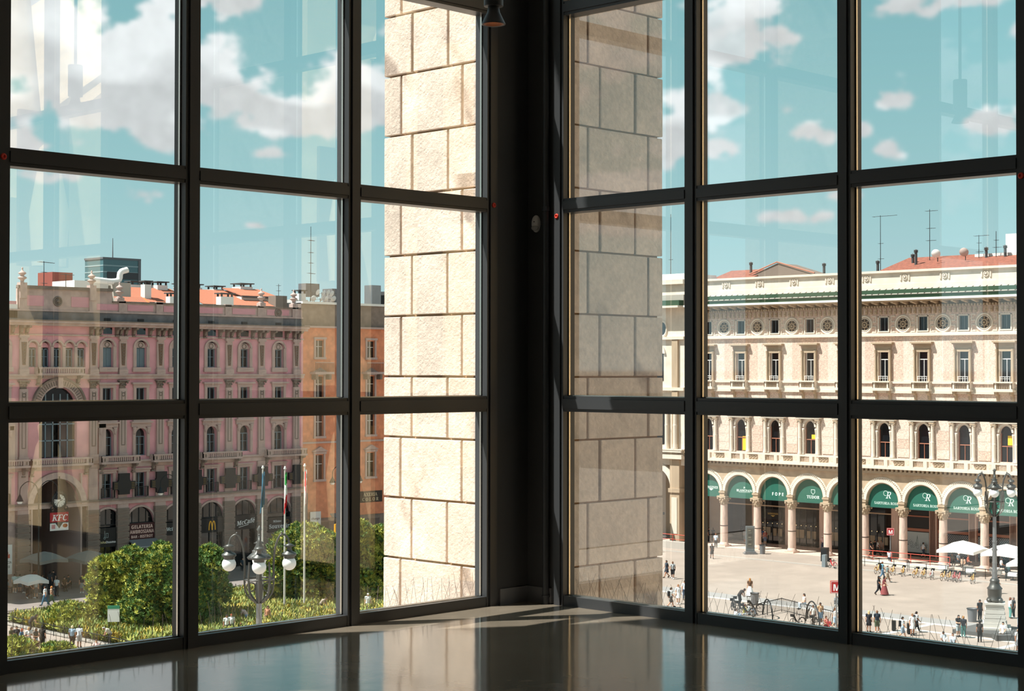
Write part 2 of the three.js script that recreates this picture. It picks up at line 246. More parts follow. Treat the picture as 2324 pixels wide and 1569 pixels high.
// ---------------------------------------------------------------- the sunlit arcaded palace (right)
function P(name, geo, m, parent, x = 0, y = 0, z = 0) { const o = part(name, geo, m, parent); o.position.set(x, y, z); return o; }
M.cream = std([1, 1, 1], .85, { map: tex(256, 7, mottle(.87, .815, .75, .16, 8, 5)) });
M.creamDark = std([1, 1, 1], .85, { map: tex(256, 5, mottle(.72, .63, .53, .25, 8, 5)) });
M.pinkStone = std([1, 1, 1], .85, { map: tex(256, 3.2, (u, v) => { const n = 1 + (fbm(u * 6, v * 6, 3, 6) - .5) * .1 + (fbm(u * 50, v * 50, 2, 50) - .5) * .34; return [.86 * n, .77 * n, .71 * n]; }) });
M.pinkStone2 = std([1, 1, 1], .85, { map: tex(256, 3.2, (u, v) => { const n = .95 + (fbm(u * 6 + 3, v * 6, 3) - .5) * .1 + (fbm(u * 50, v * 50, 2, 50) - .5) * .4; return [.86 * n, .74 * n, .67 * n]; }) });
M.granite = std([1, 1, 1], .7, { map: tex(128, 2, mottle(.83, .72, .66, .22, 32, 3)) });
M.winGlass = new THREE.MeshPhysicalMaterial({ color: 0x14181b, roughness: .06, metalness: 0, ior: 1.6 });
M.curtain = std([.22, .25, .27], .9);
M.slate = std([.4, .36, .31], .7); M.net = std([.035, .075, .04], .95); M.white = std([.8, .78, .74], .6); M.tileDark = std([.42, .17, .11], .8); M.metalDark = std([.03, .03, .032], .5, { metalness: .4 });
M.woodRed = std([.36, .14, .085], .6); M.yellow = std([.9, .55, .04], .5); M.dark = std([.014, .013, .013], .6); M.brownDark = std([.06, .04, .03], .55);
const RB = thing('arcaded_palace', 'long sunlit cream palace with columned arcade, balustrade and attic across the square', 'building', [160, 0, 0], -Math.PI / 2);
{
  const PITCH = 4.866, Z0 = -121.4, K0 = -1, K1 = 9, col = (k) => Z0 + PITCH * k, U0 = -127.1, U1 = -72;
  // shared shapes
  const shaft = lathe([[.46, .62], [.45, .7], [.45, 2.9], [.425, 5.0], [.4, 5.15]], 20), ring = cyl(.462, .462, .1, 0, 2.55, 0, 20);
  const base = [box(-.62, .62, 0, .3, -.62, .62), lathe([[0, .3], [.58, .3], [.6, .38], [.5, .46], [.52, .56], [.46, .62], [0, .62]], 20)];
  const cap = [lathe([[.4, 5.1], [.47, 5.14], [.42, 5.2], [.46, 5.5], [.6, 5.85], [.66, 5.95], [0, 5.95]], 16), box(-.62, .62, 5.95, 6.14, -.62, .62)];
  for (let i = 0; i < 8; i++) { const a = i * Math.PI / 4; for (const [y, r] of [[5.35, .47], [5.62, .55]]) cap.push(new THREE.SphereGeometry(.11, 6, 5).scale(1, 1.5, .7).rotateY(a + (y > 5.5 ? .4 : 0)).translate(Math.sin(a + (y > 5.5 ? .4 : 0)) * r, y, Math.cos(a + (y > 5.5 ? .4 : 0)) * r)); } for (const sx of [-1, 1]) for (const sz of [-1, 1]) cap.push(ball(.13, sx * .52, 5.82, sz * .52, 7));
  const capG = join(cap), baseG = join(base), imp = [box(-.36, .36, 6.14, 6.6, -.36, .42), box(-.44, .44, 6.5, 6.69, -.4, .5)], impG = join(imp);
  const R = 2.08, bay = PITCH;
  const spand = (() => { const s = polyShape([[-bay / 2, 6.69], [-R, 6.69], ...Array.from({ length: 19 }, (_, i) => [-Math.cos(Math.PI * i / 18) * R, 6.69 + Math.sin(Math.PI * i / 18) * R]), [R, 6.69], [bay / 2, 6.69], [bay / 2, 9.75], [-bay / 2, 9.75]]); return metreUV(extrude(s, .55)); })();
  const archiv = extrude(ringShape(R - .02, R + .36, .03, Math.PI - .03, 22), .16), archiv2 = extrude(ringShape(R + .33, R + .6, .12, Math.PI - .12, 22), .1), beads = [];
  for (let i = 1; i < 36; i++) { const a = Math.PI * i / 36; beads.push(box(-.035, .035, -.07, .07, 0, .09).rotateZ(a - Math.PI / 2).translate(Math.cos(a) * (R + .42), Math.sin(a) * (R + .42), .05)); }
  const beadG = join(beads), soffit = extrude(ringShape(R - .14, R, 0, Math.PI, 22), .5);
  const frieze = [box(-bay / 2, bay / 2, 9.75, 10.02, 0, .72), box(-bay / 2, bay / 2, 10.02, 10.3, -.1, .45)]; for (let i = 0; i < 9; i++) frieze.push(box(-bay / 2 + i * bay / 9 + .08, -bay / 2 + i * bay / 9 + .3, 9.98, 10.32, .4, .85)); const friezeG = join(frieze);
  const roseG = join([new THREE.TorusGeometry(.26, .06, 8, 16), new THREE.TorusGeometry(.12, .05, 6, 12)]);
  const slab = box(-bay / 2, bay / 2, 10.3, 10.52, -.1, 1.02), rail = [box(-bay / 2, bay / 2, 11.3, 11.48, .68, 1.0), box(-bay / 2, bay / 2, 10.52, 10.68, .7, .98)]; const railG = join(rail);
  const ped = box(-.22, .22, 10.52, 11.32, .62, 1.02); const solidPanel = join([box(-.62, .62, 10.66, 11.3, .78, .86), ...[-.42, 0, .42].map((x) => new THREE.TorusGeometry(.15, .045, 6, 12).translate(x, 10.98, .88))]);
  const bal = []; for (let i = -4; i <= 4; i++) { const x = i * .15; bal.push(cyl(.05, .03, .32, x, 10.66, .85, 6), cyl(.03, .05, .3, x, 10.98, .85, 6), ball(.06, x, 10.98, .85, 6)); } const balG = join(bal);
  // first floor: arched windows between columns
  const wH = 3.75, wW = 1.36, fl1 = 11.55, upWall = (() => { const s = polyShape([[-bay / 2, 10.3], [bay / 2, 10.3], [bay / 2, 18.2], [-bay / 2, 18.2]]); const h = archShape(wW + .1, wH); const hole = new THREE.Path(h.getPoints().map((p) => new THREE.Vector2(p.x, p.y + fl1))); s.holes.push(hole); return metreUV(extrude(s, .35)); })();
  const paneArch = extrude(archShape(wW + .08, wH), .02), arcFrame = extrude(ringShape(wW / 2 + .04, wW / 2 + .26, 0, Math.PI, 14), .22);
  const win1Bars = join([box(-.03, .03, 0, 1.62, 0, .06), box(-wW / 2, wW / 2, 1.58, 1.68, 0, .08), box(-wW / 2 - .02, -wW / 2 + .05, 0, 3.0, 0, .06), box(wW / 2 - .05, wW / 2 + .02, 0, 3.0, 0, .06)]);
  const hcol = lathe([[.27, 0], [.27, .1], [.23, .2], [.24, .34], [.2, .42], [.2, 1.75], [.23, 1.82], [.21, 1.9], [.185, 2], [.17, 3.3], [.2, 3.36], [.17, 3.4], [.22, 3.7], [.27, 3.82], [.27, 3.9], [0, 3.9]], 14);
  const hcapG = join([box(-.3, .3, 3.84, 3.98, -.3, .3), ...[[-1, -1], [1, -1], [-1, 1], [1, 1]].map(([a, b]) => ball(.1, a * .22, 3.68, b * .22, 6))]);
  const colonnette = lathe([[.12, 0], [.12, .1], [.085, .2], [.085, 2.3], [.12, 2.36], [.1, 2.42], [.16, 2.8], [.16, 2.95], [0, 2.95]], 10);
  const ent1 = join([box(-1.6, 1.6, 15.55, 15.9, 0, .55), box(-1.7, 1.7, 15.9, 16.1, 0, .7)]);
  // consoles and little balconies of the second floor
  const balc2 = join([box(-1.2, 1.2, 18.86, 19.05, 0, .85), box(-1.1, 1.1, 19.05, 19.16, 0, .75), box(-1.15, 1.15, 19.78, 19.92, 0, .82), box(-1.05, -.75, 19.16, 19.8, .1, .7), box(.75, 1.05, 19.16, 19.8, .1, .7), box(-1.05, -.95, 19.16, 19.8, 0, .7), box(.95, 1.05, 19.16, 19.8, 0, .7)]);
  const b2 = []; for (let i = -3; i <= 3; i++) b2.push(cyl(.035, .045, .3, i * .2, 19.16, .6, 6), cyl(.045, .03, .32, i * .2, 19.46, .6, 6)); const balus2 = join(b2);
  const cons2 = extrude(polyShape([[0, 0], [.75, 0], [.7, -.25], [.35, -.45], [.2, -.95], [0, -1.05]]), .26).rotateY(-Math.PI / 2).translate(.13, 18.86, 0);
  const wallTop = (() => { const s = polyShape([[-bay / 2, 18.2], [bay / 2, 18.2], [bay / 2, 28], [-bay / 2, 28]]); for (const [x0, x1, y0, y1] of [[-.62, .62, 19.92, 23.1], [-.58, .58, 25.42, 26.95]]) s.holes.push(new THREE.Path([[x0, y0], [x1, y0], [x1, y1], [x0, y1]].map(([a, b]) => new THREE.Vector2(a, b)))); return metreUV(extrude(s, .35)); })();
  const frame2 = join([box(-.95, -.62, 19.92, 23.3, 0, .16), box(.62, .95, 19.92, 23.3, 0, .16), box(-.98, .98, 23.1, 23.4, 0, .2), box(-.95, .95, 23.4, 23.9, 0, .14), box(-1.2, 1.2, 23.9, 24.02, 0, .42), box(-1.32, 1.32, 24.02, 24.2, 0, .58)]);
  const pil2 = lathe([[.13, 19.95], [.11, 20.1], [.11, 21.3], [.15, 21.4], [.11, 21.5], [.1, 22.9], [.17, 23.2], [.17, 23.35]], 8);
  const railBar = join([box(-.62, .62, 20.42, 20.47, .1, .14), box(-.62, .62, 20.22, 20.25, .1, .13), ...[-.55, 0, .55].map((x) => box(x - .02, x + .02, 19.92, 20.45, .1, .13))]);
  const bars2 = join([box(-.03, .03, 19.92, 22.3, 0, .05), box(-.6, .6, 22.26, 22.36, 0, .06), box(-.6, -.54, 19.92, 23.1, 0, .05), box(.54, .6, 19.92, 23.1, 0, .05)]), bars3 = join([box(-.025, .025, 25.42, 26.95, 0, .05), box(-.57, -.5, 25.42, 26.95, 0, .05), box(.5, .57, 25.42, 26.95, 0, .05), box(-.57, .57, 25.42, 25.5, 0, .05), box(-.57, .57, 26.88, 26.95, 0, .05)]);
  const sqFrame = join([box(-.72, -.58, 25.3, 27.05, 0, .12), box(.58, .72, 25.3, 27.05, 0, .12), box(-.72, .72, 25.3, 25.42, 0, .14), box(-.72, .72, 26.95, 27.05, 0, .12)]);
  const ocuRing = join([new THREE.TorusGeometry(.92, .12, 8, 28), new THREE.TorusGeometry(.7, .06, 6, 24)]), ocuDisc = new THREE.CylinderGeometry(.66, .66, .06, 24).rotateX(Math.PI / 2), ocuRelief = join([new THREE.TorusGeometry(.3, .09, 6, 14), ...Array.from({ length: 8 }, (_, i) => ball(.09, Math.cos(i * .785) * .5, Math.sin(i * .785) * .5, 0, 6)), ball(.14, 0, 0, .02, 8)]);
  const cofG = [[-1, -1], [1, -1], [-1, 1], [1, 1]].map(([a, b]) => join([box(a * 1.02, a * 1.5, 26.18 + b * .2, 26.18 + b * .3, 0, .1), box(a * 1.42, a * 1.5, 26.18 + b * .25, 26.18 + b * .9, 0, .1), box(a * .98, a * 1.5, 26.18 + b * .82, 26.18 + b * .92, 0, .1)]));
  const dent = []; for (let i = 0; i < 14; i++) { const x = -bay / 2 + (i + .5) * bay / 14; dent.push(box(x - .09, x + .09, 27.98, 28.2, .1, .5)); } for (let i = 0; i < 8; i++) { const x = -bay / 2 + (i + .5) * bay / 8; dent.push(box(x - .12, x + .12, 27.3, 27.85, .05, .24), ball(.1, x, 27.5, .24, 6)); } const dentG = join(dent);
  const modil = []; for (let i = 0; i < 4; i++) { const x = -bay / 2 + (i + .5) * bay / 4; modil.push(extrude(polyShape([[0, 0], [1.35, 0], [1.3, -.25], [.6, -.35], [0, -.5]]), .3).rotateY(-Math.PI / 2).translate(x + .15, 28.72, .1)); } const modG = join(modil);
  const roseAt = join([new THREE.TorusGeometry(.28, .07, 6, 14), ball(.14, 0, 0, .03, 8), ...Array.from({ length: 6 }, (_, i) => ball(.08, Math.cos(i * 1.047) * .22, Math.sin(i * 1.047) * .22, .02, 5))]), rosePil = join([-.5, .5].map((x) => new THREE.CapsuleGeometry(.13, .6, 3, 8).translate(x, 0, 0)));
  const seam = []; for (let i = 0; i < 6; i++) { const x = -bay / 2 + (i + .3) * bay / 6; seam.push(box(x - .05, x + .05, -.04, .06, 0, 1.9)); } const seamG = join(seam).rotateX(.36);
  const roofG = box(-bay / 2, bay / 2, -.06, .02, -.1, 1.9).rotateX(.36), netG = box(-bay / 2, bay / 2, 0, .95, 0, .05), gutG = box(-bay / 2, bay / 2, 28.72, 28.95, 0, 1.75), soffG = box(-bay / 2, bay / 2, 28.6, 28.74, 0, 1.5), attG = join([box(-bay / 2, bay / 2, 29.9, 30.6, -.2, .06), box(-bay / 2, bay / 2, 30.6, 31.85, -.2, 0), box(-bay / 2, bay / 2, 31.85, 32.1, -.2, .28), box(-bay / 2, bay / 2, 31.7, 31.85, -.2, .12)]), beltG = [join([box(-bay / 2, bay / 2, 24.85, 25.05, 0, .3), box(-bay / 2, bay / 2, 25.05, 25.22, 0, .18)]), box(-bay / 2, bay / 2, 19.66, 19.9, 0, .2), join([box(-bay / 2, bay / 2, 18.6, 18.86, 0, .22), box(-bay / 2, bay / 2, 18.86, 19.3, 0, .1)])];
  metreUV(attG);
  const pan1 = box(-.78, .78, 0, 3.6, 0, .08); metreUV(pan1);
  for (let k = K0; k < K1; k++) {
    const u = col(k), c = u + bay / 2;
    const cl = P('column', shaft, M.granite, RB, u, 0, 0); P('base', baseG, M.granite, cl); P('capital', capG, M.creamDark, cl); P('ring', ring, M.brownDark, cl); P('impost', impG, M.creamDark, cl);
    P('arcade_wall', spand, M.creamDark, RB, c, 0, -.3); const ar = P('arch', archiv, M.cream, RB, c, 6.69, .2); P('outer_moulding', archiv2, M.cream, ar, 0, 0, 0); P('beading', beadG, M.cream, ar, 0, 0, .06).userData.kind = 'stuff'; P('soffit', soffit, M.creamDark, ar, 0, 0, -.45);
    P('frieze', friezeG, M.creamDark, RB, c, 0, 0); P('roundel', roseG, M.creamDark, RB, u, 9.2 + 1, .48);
    P('balcony_slab', slab, M.cream, RB, c); const br = P('balustrade', railG, M.cream, RB, c); P('pedestal', ped, M.cream, br, -.85); P('pedestal', ped, M.cream, br, .85); P('balusters', balG, M.creamDark, br); P('panel', solidPanel, M.creamDark, br, -bay / 2 + .02); 
    P('wall', upWall, M.pinkStone, RB, c, 0, -.45);
    const st = [[-1.62, 11.5], [1.62, 11.5]]; for (let i = 0; i < 4; i++) P('stone_panel', box(-.72, .72, 0, .98, 0, .05 + .02 * rnd()), rnd() < .35 ? M.pinkStone2 : M.pinkStone, RB, u, 11.6 + i * 1.0, -.1);
    const w1 = P('window', paneArch, M.winGlass, RB, c, fl1, -.42); P('sash', win1Bars, M.woodRed, w1, 0, 0, .04); P('arch_frame', arcFrame, M.cream, RB, c, fl1 + wH - wW / 2, -.1);
    for (const s of [-1, 1]) { const h = P('half_column', hcol, M.cream, RB, c + s * 1.24, 11.5, .12); P('capital', hcapG, M.creamDark, h); P('colonnette', colonnette, M.cream, RB, c + s * .86, 11.5, -.02); }
    P('entablature', ent1, M.cream, RB, c, 0, -.1); 
    P('wall', wallTop, k % 2 ? M.pinkStone : M.pinkStone2, RB, c, 0, -.45); for (const g of beltG) P('belt_course', g, M.cream, RB, c, 0, -.1);
    const w2 = P('window', box(-.6, .6, 19.92, 23.1, 0, .03), M.winGlass, RB, c, 0, -.4); P('sash', bars2, M.white, w2, 0, 0, .04); P('window_surround', frame2, M.creamDark, RB, c, 0, -.1); for (const s of [-.92, .92]) P('pilaster', pil2, M.creamDark, RB, c + s, 0, .16); const b2p = P('balconet', balc2, M.cream, RB, c, 0, -.1); P('balusters', balus2, M.creamDark, b2p); P('rail', railBar, M.white, b2p, 0, 0, .1); for (const s of [-.85, .85]) P('console', cons2, M.creamDark, b2p, s);
    const w3 = P('window', box(-.57, .57, 25.42, 26.95, 0, .03), M.winGlass, RB, c, 0, -.36); P('sash', bars3, M.curtain, w3, 0, 0, .03); P('window_surround', sqFrame, M.cream, RB, c, 0, -.1);
    const oc = P('roundel_frame', ocuRing, M.cream, RB, u, 26.18, -.04); P('disc', ocuDisc, M.brownDark, oc, 0, 0, -.05); P('relief', ocuRelief, M.creamDark, oc, 0, 0, 0); for (const g of cofG) P('coffer', g, M.cream, RB, u, 0, -.1);
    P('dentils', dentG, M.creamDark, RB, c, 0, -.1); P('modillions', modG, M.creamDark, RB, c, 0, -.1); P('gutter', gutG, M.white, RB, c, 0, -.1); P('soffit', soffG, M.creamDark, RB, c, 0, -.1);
    P('netting', netG, M.net, RB, c, 28.95, 1.2); const rf = P('lead_roof', roofG, M.slate, RB, c, 30.05, -.35); P('seams', seamG, M.brownDark, rf); P('attic', attG, M.cream, RB, c, 0, -.35); P('rosette', roseAt, M.cream, RB, u + .1, 31.3, -.3); P('rosette_posts', rosePil, M.cream, RB, u + .1, 31.3, -.36);
    // arcade: back wall, shop front
    P('arcade_vault', box(-bay / 2, bay / 2, 9.0, 9.2, -7.2, -.25), M.creamDark, RB, c);
    P('shop_pier', box(-.45, .45, 0, 9, 0, .4), M.granite, RB, u, 0, -6.6);
  }
  // one bay tones: yellow screens in three windows
  for (const [k, y0, y1] of [[0, .1, 1.75], [2, 1.7, 2.2], [7, 1.75, 2.75]]) P('yellow_screen', box(.05, .6, y0, y1, 0, .03), M.yellow, RB, col(k) + bay / 2, 11.55, -.38);
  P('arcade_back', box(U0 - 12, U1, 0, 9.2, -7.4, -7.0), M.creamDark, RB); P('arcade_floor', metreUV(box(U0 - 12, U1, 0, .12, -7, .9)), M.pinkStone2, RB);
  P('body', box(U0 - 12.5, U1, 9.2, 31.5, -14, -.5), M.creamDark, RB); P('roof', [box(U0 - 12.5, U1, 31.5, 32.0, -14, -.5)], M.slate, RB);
  // end pavilion towards the left, a little proud
  const pv = P('pavilion', metreUV(box(-139.5, U0 + .15, 9.5, 31.6, -10, .5)), M.cream, RB);
  for (const [y0, y1, w] of [[10.3, 10.8, 1.3], [18.6, 19.0, .9], [24.85, 25.2, .9], [28.7, 28.95, 2.0], [31.6, 32.15, 1.0], [11.35, 11.5, 1.25]]) P('cornice', box(-139.5, U0 + .25, y0, y1, .3, w), M.cream, pv);
  P('lead_roof', box(-139.5, U0 + .2, 29.0, 30.3, .3, .8), M.slate, pv); P('netting', box(-139.5, U0 + .2, 28.95, 29.6, .8, 1.7), M.net, pv);
  for (const u of [-128.3, -134.5]) { for (const [y0, y1] of [[11.5, 18.5], [19, 24.8]]) { P('pilaster', box(u - .45, u + .45, y0, y1, .4, .8), M.creamDark, pv); } P('half_column', hcol, M.cream, pv, u - 1.25, 11.5, .75).scale.set(1.2, 1.55, 1.2); P('half_column', hcol, M.cream, pv, u + .2, 11.5, .95).scale.set(1.2, 1.55, 1.2); P('pier', box(u - .7, u + .75, 0, 10.3, -1, .85), M.creamDark, pv); P('pier_capital', box(u - .85, u + .9, 6.2, 6.7, -1, 1.0), M.creamDark, pv); P('pier_panel', box(u - .4, u + .45, 1.2, 5.6, .85, .92), M.cream, pv); }
  for (const [y, h, w] of [[12, 5.6, 2.0], [19.8, 4.2, 1.7]]) { const g = P('window', extrude(archShape(w, h), .05), M.winGlass, pv, -131.1, y, .5); P('arch_frame', extrude(ringShape(w / 2, w / 2 + .35, 0, Math.PI, 16), .2), M.cream, g, 0, h - w / 2, .02); }
  { const g = P('oval_window', new THREE.CylinderGeometry(.8, .8, .1, 24).rotateX(Math.PI / 2).scale(.8, 1.1, 1), M.winGlass, pv, -130.4, 26.2, .52); P('frame', new THREE.TorusGeometry(.85, .16, 8, 28).scale(.8, 1.1, 1), M.cream, g); }
  { const g = P('great_arch', extrude(ringShape(2.4, 3.1, 0, Math.PI, 24), .5), M.cream, pv, -131.4, 6.7, .3); P('arch_back_wall', extrude(archShape(4.8, 9), .1), M.creamDark, g, 0, -6.7, -6.9); }
  P('balustrade', box(-139.5, U0 + .1, 11.1, 11.45, .9, 1.2), M.cream, pv); P('attic_roof', box(-139.5, U0, 32.1, 32.9, -6, .4), M.white, pv);
}
// shop fronts under the arcade: glass, lit display, fascia lettering
{
  const bay = 4.866, c = (k) => -121.4 + bay * (k + .5);
  const fascia = (name) => signMat(512, 96, '#0d0b0b', (g, w, h) => { g.fillStyle = '#d9c6b4'; g.font = 'bold 62px serif'; g.fillText(name, w * .52, h * .52); });
  const davis = fascia('davis'), gold = signMat(512, 256, '#17100c', (g, w, h) => { g.fillStyle = '#c9a85a'; g.font = 'bold 60px serif'; g.fillText('LONGINES', w / 2, h * .45); g.beginPath(); g.moveTo(w * .35, h * .62); g.lineTo(w * .65, h * .62); g.lineTo(w * .5, h * .76); g.fill(); });
  const shopGlass = new THREE.MeshPhysicalMaterial({ color: 0x1d1a18, roughness: .05, ior: 1.5 }), graffiti = signMat(512, 256, '#a9b3b3', (g, w, h) => { g.strokeStyle = '#3a4a48'; g.lineWidth = 3; for (let i = 0; i < 26; i++) { const x = w * hash2(i, 3), y = h * (.35 + .5 * hash2(i, 8)); g.beginPath(); g.arc(x, y, 6 + 18 * hash2(i, 5), 0, 5); g.stroke(); } g.strokeStyle = '#1f4a3a'; g.lineWidth = 5; g.beginPath(); g.moveTo(w * .55, h * .7); g.lineTo(w * .6, h * .2); g.lineTo(w * .63, h * .7); g.stroke(); });
  const shutter = new THREE.MeshStandardMaterial({ roughness: .6, map: canvasTex(256, 256, (g) => { g.fillStyle = '#15171a'; g.fillRect(0, 0, 256, 256); g.strokeStyle = '#8d949a'; g.lineWidth = 5; for (let i = -8; i < 24; i++) { g.beginPath(); g.moveTo(i * 16, 0); g.lineTo(i * 16 + 128, 256); g.stroke(); g.beginPath(); g.moveTo(i * 16 + 128, 0); g.lineTo(i * 16, 256); g.stroke(); } }) });
  const lamp = new THREE.MeshStandardMaterial({ color: 0xffe2b0, emissive: 0xffd9a0, emissiveIntensity: 1.2 });
  const kinds = ['dark', 'gold', 'glass', 'glass', 'glass', 'davisG', 'davisS', 'davisS', 'davisG', 'glass'];
  for (let k = -1; k < 9; k++) {
    const kd = kinds[k + 1], t = P('shop_front', box(-1.95, 1.95, .2, 6.2, 0, .06), kd.startsWith('davis') ? M.dark : shopGlass, RB, c(k), 0, -6.5);
    P('fascia', box(-2, 2, 6.2, 7.4, 0, .1), M.brownDark, t); P('frame', [box(-2, -1.88, .1, 6.2, 0, .14), box(1.88, 2, .1, 6.2, 0, .14), box(-2, 2, 4.6, 4.75, 0, .14)], kd.startsWith('davis') ? M.woodRed : M.creamDark, t);
    if (kd === 'glass' || kd === 'gold') { for (let i = 0; i < 5; i++) P('display_light', ball(.05, -1.4 + i * .7, 2.6, .12, 6), lamp, t); P('display', [box(-1.4, -.3, 1.1, 2.1, .07, .1), box(.1, .6, 1.1, 2.0, .07, .1), box(.8, 1.4, 1.1, 2.0, .07, .1)], std([.33, .25, .16], .6), t); P('door_mullions', [box(-.04, .04, .2, 4.6, .06, .12), box(-1.0, -.94, .2, 4.6, .06, .12), box(.94, 1.0, .2, 4.6, .06, .12)], M.metalDark, t); }
    if (kd === 'gold') P('lettering', new THREE.PlaneGeometry(2.4, 1.2), gold, t, .1, 3.7, .15);
    if (kd.startsWith('davis')) { P('fascia_lettering', new THREE.PlaneGeometry(3.8, .72), davis, t, 0, 5.6, .12); P('hoarding', new THREE.PlaneGeometry(3.7, 2.3), kd === 'davisG' ? graffiti : shutter, t, 0, 1.75, .13); P('timber_band', box(-1.95, 1.95, 3.0, 3.3, .06, .16), M.woodRed, t); P('pilaster', box(2.05, 2.75, 0, 7, 0, .3), std([.2, .11, .08], .7), t); }
  }
}
// green screens hung in the arches, lettered in white
{
  const bay = 4.866, G = '#1d5f4f', shp = (() => { const R = 2.0, s = []; s.push([-R, -.75], [R, -.75]); for (let i = 0; i <= 18; i++) { const a = Math.PI * i / 18; s.push([Math.cos(a) * R, Math.sin(a) * R]); } return polyShape(s); })();
  const g0 = extrude(shp, .03); { const p = g0.attributes.position, uv = g0.attributes.uv; for (let i = 0; i < p.count; i++) uv.setXY(i, (p.getX(i) + 2) / 4, (p.getY(i) + .75) / 2.75); }
  const txt = (fn) => signMat(512, 352, G, (g, w, h) => { g.fillStyle = '#e8efe9'; g.strokeStyle = '#e8efe9'; fn(g, w, h); });
  const sart = txt((g, w, h) => { g.font = 'italic 130px serif'; g.fillText('R', w * .62, h * .5); g.lineWidth = 5; g.beginPath(); g.arc(w * .545, h * .43, 34, 1.2, 6.6); g.stroke(); g.font = '50px serif'; g.fillText('SARTORIA ROSSI', w * .58, h * .83); });
  const T = [[-1, txt((g, w, h) => { g.font = 'bold 50px serif'; g.fillText('LONGINES', w * .6, h * .62); g.beginPath(); g.moveTo(w * .52, h * .68); g.lineTo(w * .7, h * .68); g.lineTo(w * .61, h * .76); g.fill(); }), 'green arched screen with white capitals, leftmost in the arcade'],
    [0, txt((g, w, h) => { g.font = 'bold 30px serif'; g.fillText('JB', w * .62, h * .55); g.font = 'bold 48px serif'; g.fillText('BLANCPAIN', w * .62, h * .68); g.fillRect(w * .42, h * .75, w * .4, 3); }), 'green arched screen with small monogram above serif capitals and an underline'],
    [1, txt((g, w, h) => { g.font = 'bold 66px sans-serif'; g.fillText('F O P E', w * .6, h * .74); }), 'green arched screen with four widely spaced white sans letters'],
    [2, txt((g, w, h) => { g.font = 'bold 60px serif'; g.fillText('TUDOR', w * .6, h * .77); g.beginPath(); g.moveTo(w * .54, h * .46); g.lineTo(w * .66, h * .46); g.lineTo(w * .66, h * .58); g.lineTo(w * .6, h * .66); g.lineTo(w * .54, h * .58); g.closePath(); g.lineWidth = 6; g.stroke(); }), 'green arched screen with a white shield above five capitals'],
    [3, txt(() => { }), 'green arched screen mostly hidden behind the right black mullion'],
    [4, sart, 'green screen with script letter, first of the four lettered alike'], [5, sart, 'green screen with script letter, second of the four lettered alike'], [6, sart, 'green screen with script letter, third of the four lettered alike'], [7, sart, 'green screen with script letter, fourth and rightmost, behind the lamp post']];
  for (const [k, m, label] of T) { const o = thing('arch_screen', label, 'awning', [160.12, 6.75, -121.4 + bay * (k + .5)], -Math.PI / 2, 'green screens hung in the arcade arches'); part('cloth', g0, m, o); part('hem', box(-2.02, 2.02, -.8, -.74, -.01, .05), std([.02, .09, .07], .6), o); }
}

// ---------------------------------------------------------------- the shaded pink palazzo (left) and its orange neighbour
M.pink = std([1, 1, 1], .9, { map: tex(256, 9, (u, v) => { const n = 1 + (fbm(u * 7, v * 7, 5, 7) - .5) * .22; return [.86 * n, .625 * n, .655 * n]; }) });
M.taupe = std([1, 1, 1], .88, { map: tex(256, 4, (u, v) => { const n = 1 + (fbm(u * 8, v * 8, 5, 8) - .5) * .26; return [.735 * n, .64 * n, .61 * n]; }) });
M.taupeDark = std([1, 1, 1], .9, { map: tex(256, 4, mottle(.52, .46, .42, .35, 8, 5)) });
M.greyBand = std([1, 1, 1], .9, { map: tex(256, 5, mottle(.46, .45, .455, .4, 6, 5)) });
M.orange = std([1, 1, 1], .9, { map: tex(256, 4, (u, v) => { const n = 1 + (fbm(u * 8, v * 8, 5, 8) - .5) * .3; return [.85 * n, .54 * n, .4 * n]; }) });
M.blueFrame = std([.16, .22, .26], .6); M.ornament = std([.2, .11, .07], .85); M.tile = std([.78, .2, .07], .85);
const LB = thing('pink_palazzo', 'shaded pink palazzo with pilasters, balconies and shops on the left', 'building', [0, 0, -145]);
